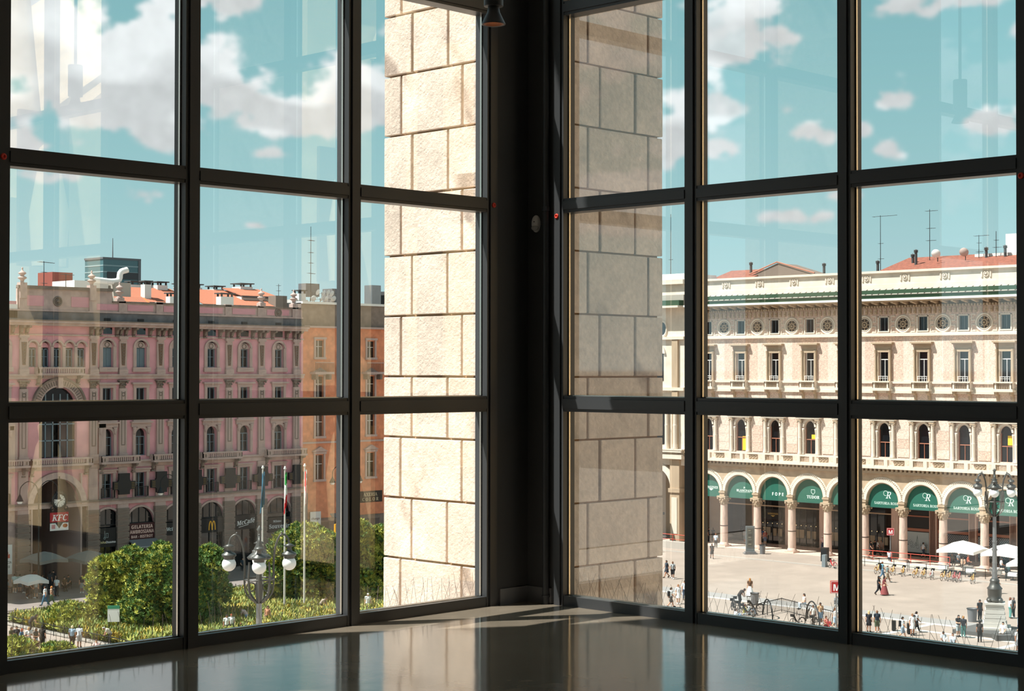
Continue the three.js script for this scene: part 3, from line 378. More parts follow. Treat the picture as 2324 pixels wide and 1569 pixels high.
{
  const PT = 4.37, pil = [76.8, 81.15, 88.75, 92.1, 96.5, 100.75, 105.05, 109.3, 114.0], win = [79.0, 90.4, 94.28, 98.55, 102.9, 107.15, 111.7], X0 = 62, X1 = 115.05;
  // courses that run along the whole front
  const run = (name, y0, y1, w, m, a = X0, b = X1) => P(name, metreUV(box(a, b, y0, y1, -.4, w)), m, LB);
  const holes = []; // window openings cut into the pink wall
  for (const x of win) holes.push([x, 21.32, 2.9, 1.2, 1], [x, 16.1, 3.15, 1.2, 0], [x, 12.4, 2.78, 1.3, 1], [x, 8.26, 2.45, 1.3, 0]);
  for (const x of [82.2, 83.5, 84.85, 86.15, 87.45]) holes.push([x, 21.3, 2.6, .95, 1]);
  const wallShape = polyShape([[X0, 8.1], [82.1, 8.1], ...Array.from({ length: 13 }, (_, i) => [84.7 - Math.cos(Math.PI * i / 12) * 2.6, 8.1 + Math.sin(Math.PI * i / 12) * 2.5]), [87.3, 8.1], [X1, 8.1], [X1, 25.6], [X0, 25.6]]);
  for (const [x, y, h, w, arched] of holes) wallShape.holes.push(new THREE.Path((arched ? archShape(w, h, 10).getPoints() : [[-w / 2, 0], [w / 2, 0], [w / 2, h], [-w / 2, h]].map(([a, b]) => new THREE.Vector2(a, b))).map((p) => new THREE.Vector2(p.x + x, p.y + y))));
  wallShape.holes.push(new THREE.Path(archShape(4.1, 6.9, 16).getPoints().map((p) => new THREE.Vector2(p.x + 84.95, p.y + 12.5))));
  P('wall', metreUV(extrude(wallShape, .5)), M.pink, LB, 0, 0, -.5);
  P('inner_wall', [box(X0, 82, 8, 26, -1.2, -1.0), box(87.4, X1, 8, 26, -1.2, -1.0), box(82, 87.4, 10.9, 26, -1.2, -1.0)], M.taupe, LB);
  run('string_course', 20.15, 20.45, .22, M.taupe); run('string_course', 20.45, 20.62, .35, M.taupe); run('string_course', 11.3, 11.8, .12, M.taupe); run('string_course', 11.8, 12.0, .3, M.taupe); run('string_course', 24.35, 24.5, .16, M.taupe); run('ledge', 7.65, 8.1, .35, M.taupe); run('ledge', 8.05, 8.22, .5, M.taupeDark);
  run('cornice', 25.3, 25.55, .9, M.taupe); run('cornice', 25.55, 25.75, 1.15, M.taupe); run('cornice', 25.75, 25.86, 1.2, M.taupeDark); run('grey_band', 25.8, 26.75, -.1, M.greyBand); run('grey_band', 26.7, 26.85, .02, M.taupe); run('parapet', 26.8, 27.8, -.15, M.taupe, 91, X1); run('parapet_coping', 27.75, 27.92, 0, M.taupeDark, 91, X1);
  run('parapet', 26.8, 28.9, -.15, M.taupe, 80.6, 91); run('parapet_coping', 28.85, 29.15, .05, M.taupeDark, 80.6, 91); run('parapet', 26.0, 27.3, -.1, M.white, X0, 80.6);
  const brac = join([extrude(polyShape([[0, 0], [.95, 0], [.9, -.2], [.45, -.3], [.35, -.65], [0, -.85]]), .26).rotateY(-Math.PI / 2).translate(.13, 0, 0), box(-.2, .2, -.95, -.8, 0, .3)]);
  const capG = join([lathe([[.3, 0], [.34, .08], [.3, .14], [.36, .5], [.46, .72], [0, .72]], 8).scale(1.15, 1, .55), box(-.58, .58, .7, .84, -.05, .42), ball(.13, -.42, .6, .28, 6), ball(.13, .42, .6, .28, 6), ball(.12, 0, .3, .25, 6), ball(.1, -.25, .35, .24, 6), ball(.1, .25, .35, .24, 6)]);
  const finial = lathe([[.34, 0], [.34, .15], [.16, .25], [.2, .45], [.44, .62], [.4, .72], [.2, .82], [.16, .9], [.3, 1.0], [.4, 1.08], [.3, 1.2], [.12, 1.32], [.06, 1.45], [.1, 1.55], [.05, 1.65], [0, 1.7]], 14);
  for (const x of pil) {
    const p = P('pilaster', [box(-.42, .42, 21.1, 23.9, 0, .2), box(-.34, .34, 23.9, 24.35, 0, .28), box(-.5, .5, 24.1, 24.4, 0, .34), box(-.5, .5, 20.62, 21.1, 0, .34), box(-.45, .45, 21.08, 21.22, 0, .28)], M.taupe, LB, x);
    P('carved_panel', extrude(polyShape([[-.16, 21.5], [.16, 21.5], [.28, 23.7], [-.28, 23.7]]), .06), M.ornament, p, 0, 0, .18); P('carving', Array.from({ length: 7 }, (_, i) => new THREE.TorusGeometry(.1 + i * .012, .035, 5, 8).translate(0, 21.72 + i * .3, .25)), M.taupeDark, p);
    const q = P('pilaster', [box(-.42, .42, 12.5, 19.2, 0, .25), box(-.5, .5, 12.0, 12.7, 0, .34)], M.taupe, LB, x); P('capital', capG, M.taupeDark, q, 0, 19.2, .05); P('fluting', [box(-.22, -.16, 13.6, 18.9, .22, .29), box(.16, .22, 13.6, 18.9, .22, .29), box(-.22, .22, 13.5, 13.58, .22, .29)], M.taupeDark, q); P('roundel', new THREE.TorusGeometry(.17, .05, 6, 12), M.taupeDark, q, 0, 18.6, .27);
    P('pilaster', box(-.5, .5, 8.2, 11.3, 0, .22), M.taupe, LB, x);
    const g = P('rusticated_pier', box(-.62, .62, 0, 7.65, 0, .3), M.taupe, LB, x); for (let i = 0; i < 12; i++) P('rustic_course', box(-.68, .68, .1 + i * .6, .62 + i * .6, 0, .4), M.taupeDark, g);
    for (const s of [-.3, .3]) P('bracket', brac, M.taupeDark, LB, x + s, 25.3, 0);
    P('parapet_post', box(-.4, .4, 26.8, x > 80 && x < 92 ? 29.1 : 28.0, -.3, 0), M.taupe, LB, x);
  }
  for (const x of [81.15, 88.7, 91.9, 109.5, 113.9]) P('finial', finial, M.taupe, P('finial_post', box(-.36, .36, 27.9, x < 91 ? 29.4 : 28.3, -.55, .1), M.taupe, LB, x), 0, x < 91 ? 29.2 : 28.2, -.22);
  // windows
  const archHood = extrude(ringShape(.72, .95, 0, Math.PI, 14), .16), tymp = extrude(ringShape(0.02, .62, 0, Math.PI, 12), .08), leaf = join([box(-.58, -.02, 0, 1.9, 0, .05), box(.02, .58, 0, 1.9, 0, .05), ...Array.from({ length: 12 }, (_, i) => box(-.54, -.06, .1 + i * .15, .17 + i * .15, .03, .08)), ...Array.from({ length: 12 }, (_, i) => box(.06, .54, .1 + i * .15, .17 + i * .15, .03, .08))]);
  const sash = (w, h) => join([box(-w / 2, -w / 2 + .09, 0, h, 0, .07), box(w / 2 - .09, w / 2, 0, h, 0, .07), box(-.05, .05, 0, h, 0, .07), box(-w / 2, w / 2, h - .09, h, 0, .07), box(-w / 2, w / 2, 0, .08, 0, .07), box(-w / 2, w / 2, h * .55, h * .55 + .05, 0, .06)]);
  const s1 = sash(1.2, 1.95), s2 = sash(1.2, 3.15), s3 = sash(1.3, 1.95), s4 = sash(1.3, 2.45), sur4 = join([box(-.95, -.6, 20.95, 23.4, 0, .14), box(.6, .95, 20.95, 23.4, 0, .14), box(-1.05, 1.05, 20.85, 21.3, 0, .25)]), sur3 = join([box(-.9, -.6, 16, 19.3, 0, .14), box(.6, .9, 16, 19.3, 0, .14), box(-.95, .95, 19.25, 19.6, 0, .16), box(-1.15, 1.15, 19.6, 19.78, 0, .4), box(-1.0, 1.0, 15.75, 16.1, 0, .3)]);
  const sur2 = join([box(-1.15, 1.15, 15.3, 15.75, 0, .2), box(-1.25, 1.25, 15.7, 15.85, 0, .42), box(-.98, -.68, 12.3, 14.9, 0, .18), box(.68, .98, 12.3, 14.9, 0, .18), lathe([[.12, 14.6], [.2, 15.1], [.22, 15.3]], 8).translate(-.83, 0, .2), lathe([[.12, 14.6], [.2, 15.1], [.22, 15.3]], 8).translate(.83, 0, .2)]), sur1 = join([box(-.95, -.65, 8.2, 10.8, 0, .14), box(.65, .95, 8.2, 10.8, 0, .14), box(-1.0, 1.0, 10.75, 11.05, 0, .2), box(-1.08, 1.08, 11.02, 11.14, 0, .35)]);
  const arch2 = extrude(ringShape(.66, .9, 0, Math.PI, 12), .14), rail1 = join([box(-.75, .75, 9.25, 9.3, .3, .34), box(-.75, .75, 8.32, 8.36, .3, .34), ...Array.from({ length: 13 }, (_, i) => box(-.74 + i * .123, -.725 + i * .123, 8.3, 9.28, .31, .33)), box(-.75, -.72, 8.3, 9.3, 0, .34), box(.72, .75, 8.3, 9.3, 0, .34)]);
  win.forEach((x, i) => {
    const a = P('window', box(-.6, .6, 21.32, 24.2, 0, .03), M.winGlass, LB, x, 0, -.42); P('sash', s1, M.blueFrame, a, 0, 21.32, .04); if (i === 2 || i === 1) P('shutters', leaf, M.blueFrame, a, 0, 21.32, .1); P('surround', sur4, M.taupe, LB, x); P('hood', archHood, M.taupe, LB, x, 23.3, 0); P('tympanum', tymp, M.taupe, LB, x, 23.28, -.15); P('tympanum_ring', new THREE.TorusGeometry(.24, .05, 6, 14), M.taupeDark, LB, x, 23.56, -.06);
    const b = P('window', box(-.6, .6, 16.1, 19.25, 0, .03), M.winGlass, LB, x, 0, -.42); P('sash', s2, M.blueFrame, b, 0, 16.1, .04); P('surround', sur3, M.taupe, LB, x);
    const c = P('window', box(-.65, .65, 12.4, 15.18, 0, .03), M.winGlass, LB, x, 0, -.42); P('sash', s3, M.blueFrame, c, 0, 12.4, .04); P('surround', sur2, M.taupe, LB, x); P('arch_frame', arch2, M.taupe, LB, x, 14.5, .02);
    const d = P('window', box(-.65, .65, 8.26, 10.71, 0, .03), M.winGlass, LB, x, 0, -.42); P('sash', s4, M.blueFrame, d, 0, 8.26, .04); P('surround', sur1, M.taupe, LB, x); P('railing', rail1, M.metalDark, LB, x);
    P('attic_vent', [box(-.35, .35, 25.95, 26.2, -.1, .0)], M.dark, LB, x); for (const s of [-.95, .95]) P('bracket', brac, M.taupeDark, LB, x + s, 25.3, 0); P('frieze_window', box(-.5, .5, 24.62, 25.25, 0, .03), M.winGlass, LB, x, 0, .02);
    P('parapet_panel', box(-1.5, 1.5, 27.0, 27.6, -.16, -.11), M.pink, LB, x);
  });
  for (const x of [84.9, 111.7]) { const r = P('parapet_roundel', new THREE.TorusGeometry(.42, .09, 6, 20), M.taupeDark, LB, x, x < 90 ? 27.7 : 27.3, -.1); P('boss', [ball(.2, 0, 0, 0, 8), new THREE.TorusGeometry(.26, .06, 5, 12)], M.taupeDark, r); }
  for (const x of [82.3, 87.5]) P('parapet_panel', box(-1.1, 1.1, 27.2, 28.2, -.16, -.11), M.pink, LB, x);
  // balconies with balustrades on the second floor
  const balus = (w) => { const g = []; const n = Math.floor((w - 1.4) / .24); for (let i = 0; i < n; i++) g.push(box(-w / 2 + .75 + i * .24, -w / 2 + .87 + i * .24, 11.95, 12.36, .72, .82)); return g; };
  const balcony = (x, w, y = 0) => { const b = P('balcony', [box(-w / 2, w / 2, 11.7, 11.9, 0, .95), box(-w / 2, w / 2, 12.34, 12.5, .68, .9), box(-w / 2, -w / 2 + .7, 11.9, 12.34, .72, .84), box(w / 2 - .7, w / 2, 11.9, 12.34, .72, .84), box(-w / 2, -w / 2 + .1, 11.9, 12.5, 0, .84), box(w / 2 - .1, w / 2, 11.9, 12.5, 0, .84)], M.taupe, LB, x, y); P('balusters', balus(w), M.taupe, b); P('piercing', [-w / 2 + .35, w / 2 - .35].flatMap((u) => [box(u - .09, u + .09, 11.98, 12.28, .84, .87)]), M.taupeDark, b); for (const s of [-w / 2 + .35, w / 2 - .35]) P('console', brac, M.taupeDark, b, s, 11.7, 0); };
  balcony(79.2, 4.6); balcony(91.5, 4.4); balcony(97.4, 4.2); balcony(103.8, 5.0); balcony(112.3, 5.4); balcony(85, 6.6); balcony(84.85, 5.0, 8.8);
  // centre: five small arched windows, the great window and the passage below
  for (const x of [82.2, 83.5, 84.85, 86.15, 87.45]) { const w = P('window', box(-.47, .47, 21.3, 23.1, 0, .03), M.winGlass, LB, x, 0, -.4); P('sash', sash(.9, 1.8), M.blueFrame, w, 0, 21.3, .04); P('tympanum', extrude(ringShape(.02, .48, 0, Math.PI, 12), .1), M.pink, LB, x, 23.2, -.3); P('arch_frame', extrude(ringShape(.48, .66, 0, Math.PI, 12), .14), M.taupe, LB, x, 23.3, 0); P('jamb', box(.5, .8, 21.2, 23.35, 0, .14), M.taupe, LB, x - 1.3 / 2 - .65); }
  { const w = P('great_window', extrude(archShape(4.0, 6.8, 20), .05), M.winGlass, LB, 84.95, 12.5, -.45); P('glazing_bars', [-1.2, -.4, .4, 1.2].map((u) => box(u - .06, u + .06, 0, 6.2, .04, .14)).concat([1.6, 3.2, 4.9].map((v) => box(-2, 2, v, v + .12, .04, .14))), M.blueFrame, w); P('curtain', [box(-.35, .35, .1, 4.8, .03, .05)], std([.3, .24, .16], .9), w); const a = P('great_arch', extrude(ringShape(2.05, 2.75, 0, Math.PI, 24), .25), M.taupe, LB, 84.95, 17.35, 0); P('dentils', Array.from({ length: 30 }, (_, i) => { const t = Math.PI * (i + .5) / 30; return box(-.05, .05, -.22, .22, 0, .08).rotateZ(t - Math.PI / 2).translate(Math.cos(t) * 2.42, Math.sin(t) * 2.42, .24); }), M.taupeDark, a); P('keystone', box(-.25, .25, 1.9, 2.95, 0, .5), M.taupe, a); P('outer_hood', extrude(ringShape(2.75, 2.95, .05, Math.PI - .05, 24), .4), M.taupeDark, a); for (const s of [-2.4, 2.4]) P('jamb', box(s - .4, s + .4, 12.5, 17.35, 0, .2), M.taupe, LB, 84.95 + s); }
  { const g = P('passage_arch', extrude(ringShape(2.6, 3.2, 0, Math.PI, 24), .45), M.taupe, LB, 84.7, 7.9, 0); P('passage_end', box(-2.7, 2.7, -7.9, 3, -14, -13.8), M.taupe, g); P('passage_side', [box(-2.75, -2.6, -7.9, 3, -13.9, .3), box(2.6, 2.75, -7.9, 3, -13.9, .3)], M.taupe, g); P('passage_vault', box(-2.75, 2.75, 2.8, 3, -13.9, -.9), M.taupe, g); }
  P('low_wall', metreUV(box(X0, 82.0, 0, 7.7, -.5, -.1)), M.taupe, LB); P('shop_back', box(87.4, X1, 0, 7.7, -1.2, -1.0), M.taupe, LB); P('spandrels', (() => { const s = polyShape([[87.4, 5.5], [X1, 5.5], [X1, 7.7], [87.4, 7.7]]); return [extrude(s, .01).translate(0, 0, -.95)]; })(), M.taupe, LB);
  // shop arches
  const shops = [94.28, 98.55, 102.9, 107.15, 111.7, 90.45];
  const sp = (() => { const b = PT / 2, R = 1.65, s = polyShape([[-b, 5.6], [-R, 5.6], ...Array.from({ length: 15 }, (_, i) => [-Math.cos(Math.PI * i / 14) * R, 5.6 + Math.sin(Math.PI * i / 14) * R]), [R, 5.6], [b, 5.6], [b, 7.66], [-b, 7.66]]); return metreUV(extrude(s, .35)); })();
  const ring = extrude(ringShape(1.62, 1.82, 0, Math.PI, 16), .12), tymGlass = extrude(ringShape(.02, 1.64, 0, Math.PI, 16), .04), tymBars = join([box(-.04, .04, 0, 1.6, 0, .06), box(-.85, -.79, 0, 1.4, 0, .06), box(.79, .85, 0, 1.4, 0, .06), box(-1.65, 1.65, -.06, .06, 0, .08)]);
  for (const x of shops) { P('arch_wall', sp, M.pink, LB, x, 0, -.35); P('arch_moulding', ring, M.taupe, LB, x, 5.6, .02); const t = P('fanlight', tymGlass, M.winGlass, LB, x, 5.6, -.3); P('glazing_bars', tymBars, M.metalDark, t, 0, 0, .04); P('shop_glass', [box(-1.65, 1.65, .2, 5.5, -.36, -.32)], M.winGlass, LB, x); P('jamb', [box(-1.72, -1.55, 0, 5.6, -.4, 0), box(1.55, 1.72, 0, 5.6, -.4, 0), box(-.05, .05, .2, 4.0, -.32, -.24)], M.metalDark, LB, x); }
  P('body', [box(X0, 81.9, 8, 27, -14, -1.3), box(87.5, X1, 8, 27, -14, -1.3), box(81.9, 87.5, 11, 27, -14, -1.3)], M.taupeDark, LB); P('roof_deck', box(X0, X1, 26.9, 27.2, -14, -.4), M.slate, LB);
}
// its signs, each lettered board a thing of its own
function board(name, label, x, y, z, w, h, m, depth = .12, bar = true) { const t = thing(name, label, 'sign', [x, y - h / 2, z]); part('panel', box(-w / 2, w / 2, 0, h, -depth, 0), M.dark, t); const f = part('face', new THREE.PlaneGeometry(w, h), m, t); f.position.set(0, h / 2, .012); return t; }
{
  const z = -144.78;
  board('shop_sign', 'dark red sign with three lines of pale capitals over the awning', 94.35, 4.75, z, 3.0, 1.7, signMat(384, 220, '#3d0d10', (g, w) => { g.fillStyle = '#e9c9bd'; g.font = 'bold 62px sans-serif'; g.fillText('GELATERIA', w / 2, 48); g.fillText('AMBROSIANA', w / 2, 112, w * .94); g.font = 'bold 48px sans-serif'; g.fillText('BAR - BISTROT', w / 2, 176); }));
  board('shop_sign', 'black sign with white lettering beginning with a large M by the mullion', 98.5, 4.75, z, 3.0, 1.3, signMat(384, 166, '#101214', (g, w) => { g.fillStyle = '#d5dcde'; g.font = 'bold italic 64px sans-serif'; g.fillText("McDonald's", w / 2, 84, w * .9); }));
  board('shop_sign', 'black shop sign with a rounded yellow letter', 102.9, 4.8, z, 2.9, 1.5, signMat(384, 198, '#0c0c0d', (g, w) => { g.strokeStyle = '#f2b21c'; g.lineWidth = 15; for (const s of [-1, 1]) { g.beginPath(); g.ellipse(w / 2 + s * 27, 165, 25, 122, 0, Math.PI, 2 * Math.PI); g.stroke(); } }));
  board('shop_sign', 'black shop sign with slanting white script and a stroke beneath', 107.15, 4.85, z, 2.9, 1.5, signMat(384, 198, '#101214', (g, w) => { g.fillStyle = '#e8ecec'; g.strokeStyle = '#e8ecec'; g.font = 'italic bold 84px serif'; g.save(); g.rotate(-.12); g.fillText('McCafé', w / 2 - 8, 118); g.restore(); g.lineWidth = 7; g.beginPath(); g.moveTo(80, 165); g.lineTo(250, 132); g.stroke(); }));
  board('shop_sign', 'black souvenir shop sign with two lines of pale letters', 111.7, 4.3, z, 3.0, 1.6, signMat(384, 204, '#14100f', (g, w) => { g.fillStyle = '#cfd6da'; g.font = 'bold 40px serif'; g.fillText('Milano', w * .4, 52); g.font = 'bold 78px serif'; g.fillText('Souvenir', w / 2, 122); g.strokeStyle = '#a8782a'; g.lineWidth = 4; g.beginPath(); g.arc(w * .86, 66, 26, 0, 7); g.stroke(); }));
  board('shop_sign', 'white square sign with one dark word beside the orange building door', 116.7, 4.6, z, 1.5, 1.6, signMat(256, 272, '#d9d9d6', (g, w) => { g.fillStyle = '#22242a'; g.font = 'bold 58px sans-serif'; g.fillText('change', w / 2, 130); }));
  board('shop_sign', 'black sign with a pipe drawing and white and gold words', 90.2, 4.4, z, 2.3, 1.9, signMat(256, 212, '#0b0b0b', (g, w) => { g.strokeStyle = '#9aa'; g.lineWidth = 5; g.beginPath(); g.moveTo(110, 30); g.lineTo(110, 110); g.stroke(); g.beginPath(); g.arc(110, 112, 11, 0, 7); g.stroke(); g.strokeRect(128, 60, 26, 46); g.fillStyle = '#e8d9a0'; g.font = 'bold 36px sans-serif'; g.fillText('Shisha', w * .28, 158); g.fillStyle = '#eee'; g.fillText('Duomo', w * .74, 158); }));
  board('hanging_sign', 'red and white restaurant sign hanging below the clock', 84.65, 6.4, -144.2, 2.0, 1.75, signMat(256, 224, '#e6e3e0', (g, w) => { g.fillStyle = '#b3202c'; g.fillRect(0, 0, w, 120); g.fillStyle = '#f4f2f0'; g.font = 'italic bold 104px serif'; g.fillText('KFC', w / 2, 66, w * .94); g.fillStyle = '#222'; g.fillRect(0, 120, w, 12); g.beginPath(); g.moveTo(w * .3, 132); g.lineTo(w * .7, 132); g.lineTo(w * .5, 200); g.fill(); g.fillStyle = '#b3202c'; g.fillRect(26, 150, 44, 50); g.fillStyle = '#f4f2f0'; g.fillRect(36, 150, 6, 50); g.fillRect(54, 150, 6, 50); g.fillStyle = '#a8551c'; g.beginPath(); g.ellipse(w * .82, 168, 34, 24, 0, 0, 7); g.fill(); }));
  board('shop_sign', 'white pharmacy sign with a red cathedral drawing at the left edge', 79.1, 3.1, z + .3, 1.5, 2.8, signMat(192, 352, '#cfd2d2', (g, w) => { g.fillStyle = '#b3242a'; for (let i = 0; i < 7; i++) { const h = 40 + 70 * (1 - Math.abs(i - 3) / 3); g.fillRect(26 + i * 20, 150 - h, 14, h); } g.fillRect(26, 120, 136, 40); g.fillStyle = '#20303a'; g.font = 'bold 40px sans-serif'; g.fillText('FARMACIA', w / 2, 210, w * .9); g.fillText('DUOMO', w / 2, 262, w * .7); }));
  // clock in the passage
  const t = thing('hanging_clock', 'round white clock in a dark frame hanging in the passage arch', 'clock', [84.65, 7.55, -144.2]);
  part('frame', [new THREE.TorusGeometry(.72, .14, 8, 28).translate(0, .85, 0), new THREE.CylinderGeometry(.72, .72, .2, 28).rotateX(Math.PI / 2).translate(0, .85, -.06), box(-.05, .05, 1.6, 3.2, -.05, .05), box(-.4, .4, 1.55, 1.75, -.1, .1), new THREE.TorusGeometry(.18, .05, 6, 14).translate(-.75, .1, 0), new THREE.TorusGeometry(.18, .05, 6, 14).translate(.75, .1, 0)], M.metalDark, t);
  const face = part('dial', new THREE.CircleGeometry(.66, 32), signMat(256, 256, '#ded9d0', (g) => { g.strokeStyle = '#222'; g.fillStyle = '#222'; for (let i = 0; i < 12; i++) { const a = i * Math.PI / 6; g.lineWidth = 12; g.beginPath(); g.moveTo(128 + Math.cos(a) * 92, 128 + Math.sin(a) * 92); g.lineTo(128 + Math.cos(a) * 112, 128 + Math.sin(a) * 112); g.stroke(); } }), t); face.position.set(0, .85, .06);
  part('hour_hand', box(-.03, .03, -.05, .34, .07, .08).rotateZ(-1.3).translate(0, .85, 0), M.dark, t); part('minute_hand', box(-.02, .02, -.06, .55, .08, .09).rotateZ(2.5).translate(0, .85, 0), M.dark, t);
}
{ // dark cross-shaped boards on the piers of the first floor
  const sh = polyShape([[-.62, -1.0], [.62, -1.0], [.62, -.62], [.72, -.5], [1.25, -.5], [1.25, .3], [.72, .3], [.62, .5], [.62, 1.1], [-.62, 1.1], [-.62, .5], [-.72, .3], [-1.25, .3], [-1.25, -.5], [-.72, -.5], [-.62, -.62]]), g = extrude(sh, .25);
  const w = ['second pier from the central arch', 'third pier from the central arch', 'pier behind the black mullion', 'pier left of the flagpoles', 'pier behind the blue flag', 'pier at the right end'];
  [92.1, 96.5, 100.75, 105.05, 109.3, 114.0].forEach((x, i) => { const t = thing('sign_board', 'black cross-shaped light board on the pink palace, ' + w[i], 'sign', [x, 8.45, -144.7], 0, 'black boards on the first floor piers'); part('board', g.clone().translate(0, 1.15, 0), M.dark, t); part('grid', Array.from({ length: 4 }, (_, k) => box(-1.15, -.8, .75 + k * .17, .82 + k * .17, .25, .27)).concat(Array.from({ length: 4 }, (_, k) => box(.8, 1.15, .75 + k * .17, .82 + k * .17, .25, .27))), std([.16, .1, .03], .6), t); });
  const a = thing('shop_awning', 'small grey awning under the red shop sign', 'awning', [94.35, 3.2, -144.7]); part('cloth', extrude(polyShape([[0, .75], [.05, .78], [1.5, .15], [1.5, 0], [1.42, 0], [1.4, .1], [0, .68]]), 3.2).rotateY(-Math.PI / 2).translate(1.6, 0, 0), std([.17, .17, .18], .85), a); part('frame_rod', tube([[-1.6, .15, 1.5], [1.6, .15, 1.5]], .03), std([.6, .6, .6], .4), a);
}
// orange neighbour
const OB = thing('orange_building', 'orange plastered building beside the pink palazzo, partly behind the stone pier', 'building', [0, 0, -145.3]);
{
  const X0 = 115.1, X1 = 137; const wins = [117.6, 121.4, 125.1, 128.9, 132.7], sh = polyShape([[X0, 4.6], [X1, 4.6], [X1, 25.9], [X0, 25.9]]);
  const rows = [[22.5, 1.85, 1.15], [18.0, 2.35, 1.15], [13.7, 2.5, 1.15], [8.9, 2.7, 1.2]];
  for (const x of wins) for (const [y, h, w] of rows) sh.holes.push(new THREE.Path([[x - w / 2, y], [x + w / 2, y], [x + w / 2, y + h], [x - w / 2, y + h]].map(([a, b]) => new THREE.Vector2(a, b))));
  P('wall', metreUV(extrude(sh, .4)), M.orange, OB, 0, 0, -.4); P('inner', box(X0, X1, 4.6, 26, -1, -.8), M.orange, OB); P('body', box(X0, X1, 0, 26, -13, -1), M.taupeDark, OB);
  P('attic', metreUV(box(X0, X1, 25.9, 28.5, -1, -.1)), M.taupeDark, OB); P('cornice', box(X0, X1, 25.75, 25.95, -.3, .5), M.taupe, OB); P('cornice', box(X0, X1, 28.4, 28.65, -1, .15), M.white, OB); P('string_course', box(X0, X1, 12.9, 13.1, 0, .2), M.taupe, OB); P('ground_floor', metreUV(box(X0, X1, 0, 4.6, -.6, -.05)), M.taupeDark, OB); P('corner_strip', box(X0, X0 + .7, 0, 7.5, -.1, .25), M.greyBand, OB);
  for (const x of wins) {
    rows.forEach(([y, h, w], i) => { const g = P('window', box(-w / 2, w / 2, y, y + h, 0, .03), M.winGlass, OB, x, 0, -.3); P('sash', [box(-.04, .04, y, y + h, .03, .08), box(-w / 2, w / 2, y + h * .62, y + h * .62 + .06, .03, .08)], M.white, g); P('surround', [box(-w / 2 - .22, -w / 2, y - .1, y + h + .15, 0, .12), box(w / 2, w / 2 + .22, y - .1, y + h + .15, 0, .12), box(-w / 2 - .3, w / 2 + .3, y + h + .12, y + h + .36, 0, .22), box(-w / 2 - .28, w / 2 + .28, y - .25, y, 0, .2)], M.taupe, OB, x); if (i === 3 || i === 1) P('pediment', extrude(polyShape([[-1.1, y + h + .4], [1.1, y + h + .4], [0, y + h + .95]]), .3), M.taupe, OB, x); });
    const b = P('balcony', [box(-1.35, 1.35, 20.6, 20.85, 0, 1.0), box(-1.3, 1.3, 21.85, 21.92, .92, .98)], M.taupe, OB, x); P('railing', Array.from({ length: 17 }, (_, i) => box(-1.3 + i * .16, -1.27 + i * .16, 20.85, 21.9, .93, .96)), M.metalDark, b); P('console', [box(-1.1, -.8, 20.0, 20.6, 0, .8), box(.8, 1.1, 20.0, 20.6, 0, .8)], M.taupeDark, b);
    P('shop_glass', box(-1.4, 1.4, .3, 4.1, 0, .05), M.winGlass, OB, x, 0, -.04);
  }
  const l = P('lettering', new THREE.PlaneGeometry(3.6, 1.3), signMat(384, 138, '#2b2018', (g, w) => { g.fillStyle = '#cdbf9c'; g.font = 'bold 56px serif'; g.fillText('AXERIA', w / 2, 42); g.fillText('C O L O R', w / 2, 100); }), OB, 125.1, 6.6, .02);
}

// ---------------------------------------------------------------- the square
M.paving = std([1, 1, 1], .85, { map: (() => { const t = tex(512, 14, (u, v) => { const n = 1 + (fbm(u * 10, v * 130, 3, 10) - .5) * .12 + (fbm(u * 6, v * 6, 4, 6) - .5) * .16; return [.62 * n, .56 * n, .515 * n]; }); t.rotation = Math.PI / 4; return t; })() });
M.street = std([1, 1, 1], .85, { map: tex(256, 12, mottle(.5, .46, .44, .2, 8, 5)) });
M.kerb = std([.42, .38, .34], .8); M.darkStone = std([.09, .088, .085], .7); M.paleStone = std([.6, .57, .52], .8); M.soil = std([.09, .07, .045], .95);
M.iron = std([.025, .026, .028], .5, { metalness: .5 }); M.bronze = std([.11, .108, .1], .45, { metalness: .6 }); M.steel = std([.3, .31, .32], .4, { metalness: .7 }); M.redPaint = std([.6, .07, .04], .5); M.opal = new THREE.MeshPhysicalMaterial({ color: 0xf1f1ee, roughness: .18 }); M.cloth = std([.78, .77, .74], .9);
struct('square_paving', metreUV(box(-250, 300, -.5, 0, -131.5, 260)), M.paving);
struct('street', metreUV(box(-250, 300, -.5, .16, -300, -131.5)), M.street);
struct('arcade_pavement', metreUV(box(152, 300, -.3, .1, -131.5, -40)), M.paving);
struct('arcade_kerb', box(151.7, 152, -.3, .1, -131.4, -40), M.kerb);
struct('paving_band', box(124.2, 126.6, -.1, .008, -131, -20), std([.3, .28, .265], .85));
for (const [i, a] of [[1, [123.5, 124.1, -131, -20]], [2, [119.6, 120.2, -72, -20]], [3, [112, 123.5, -72.6, -72]], [4, [112, 123.5, -62.6, -62]]].entries()) struct('pale_strip_' + (i + 1), box(a[1][0], a[1][1], -.1, .012, a[1][2], a[1][3]), M.paleStone);

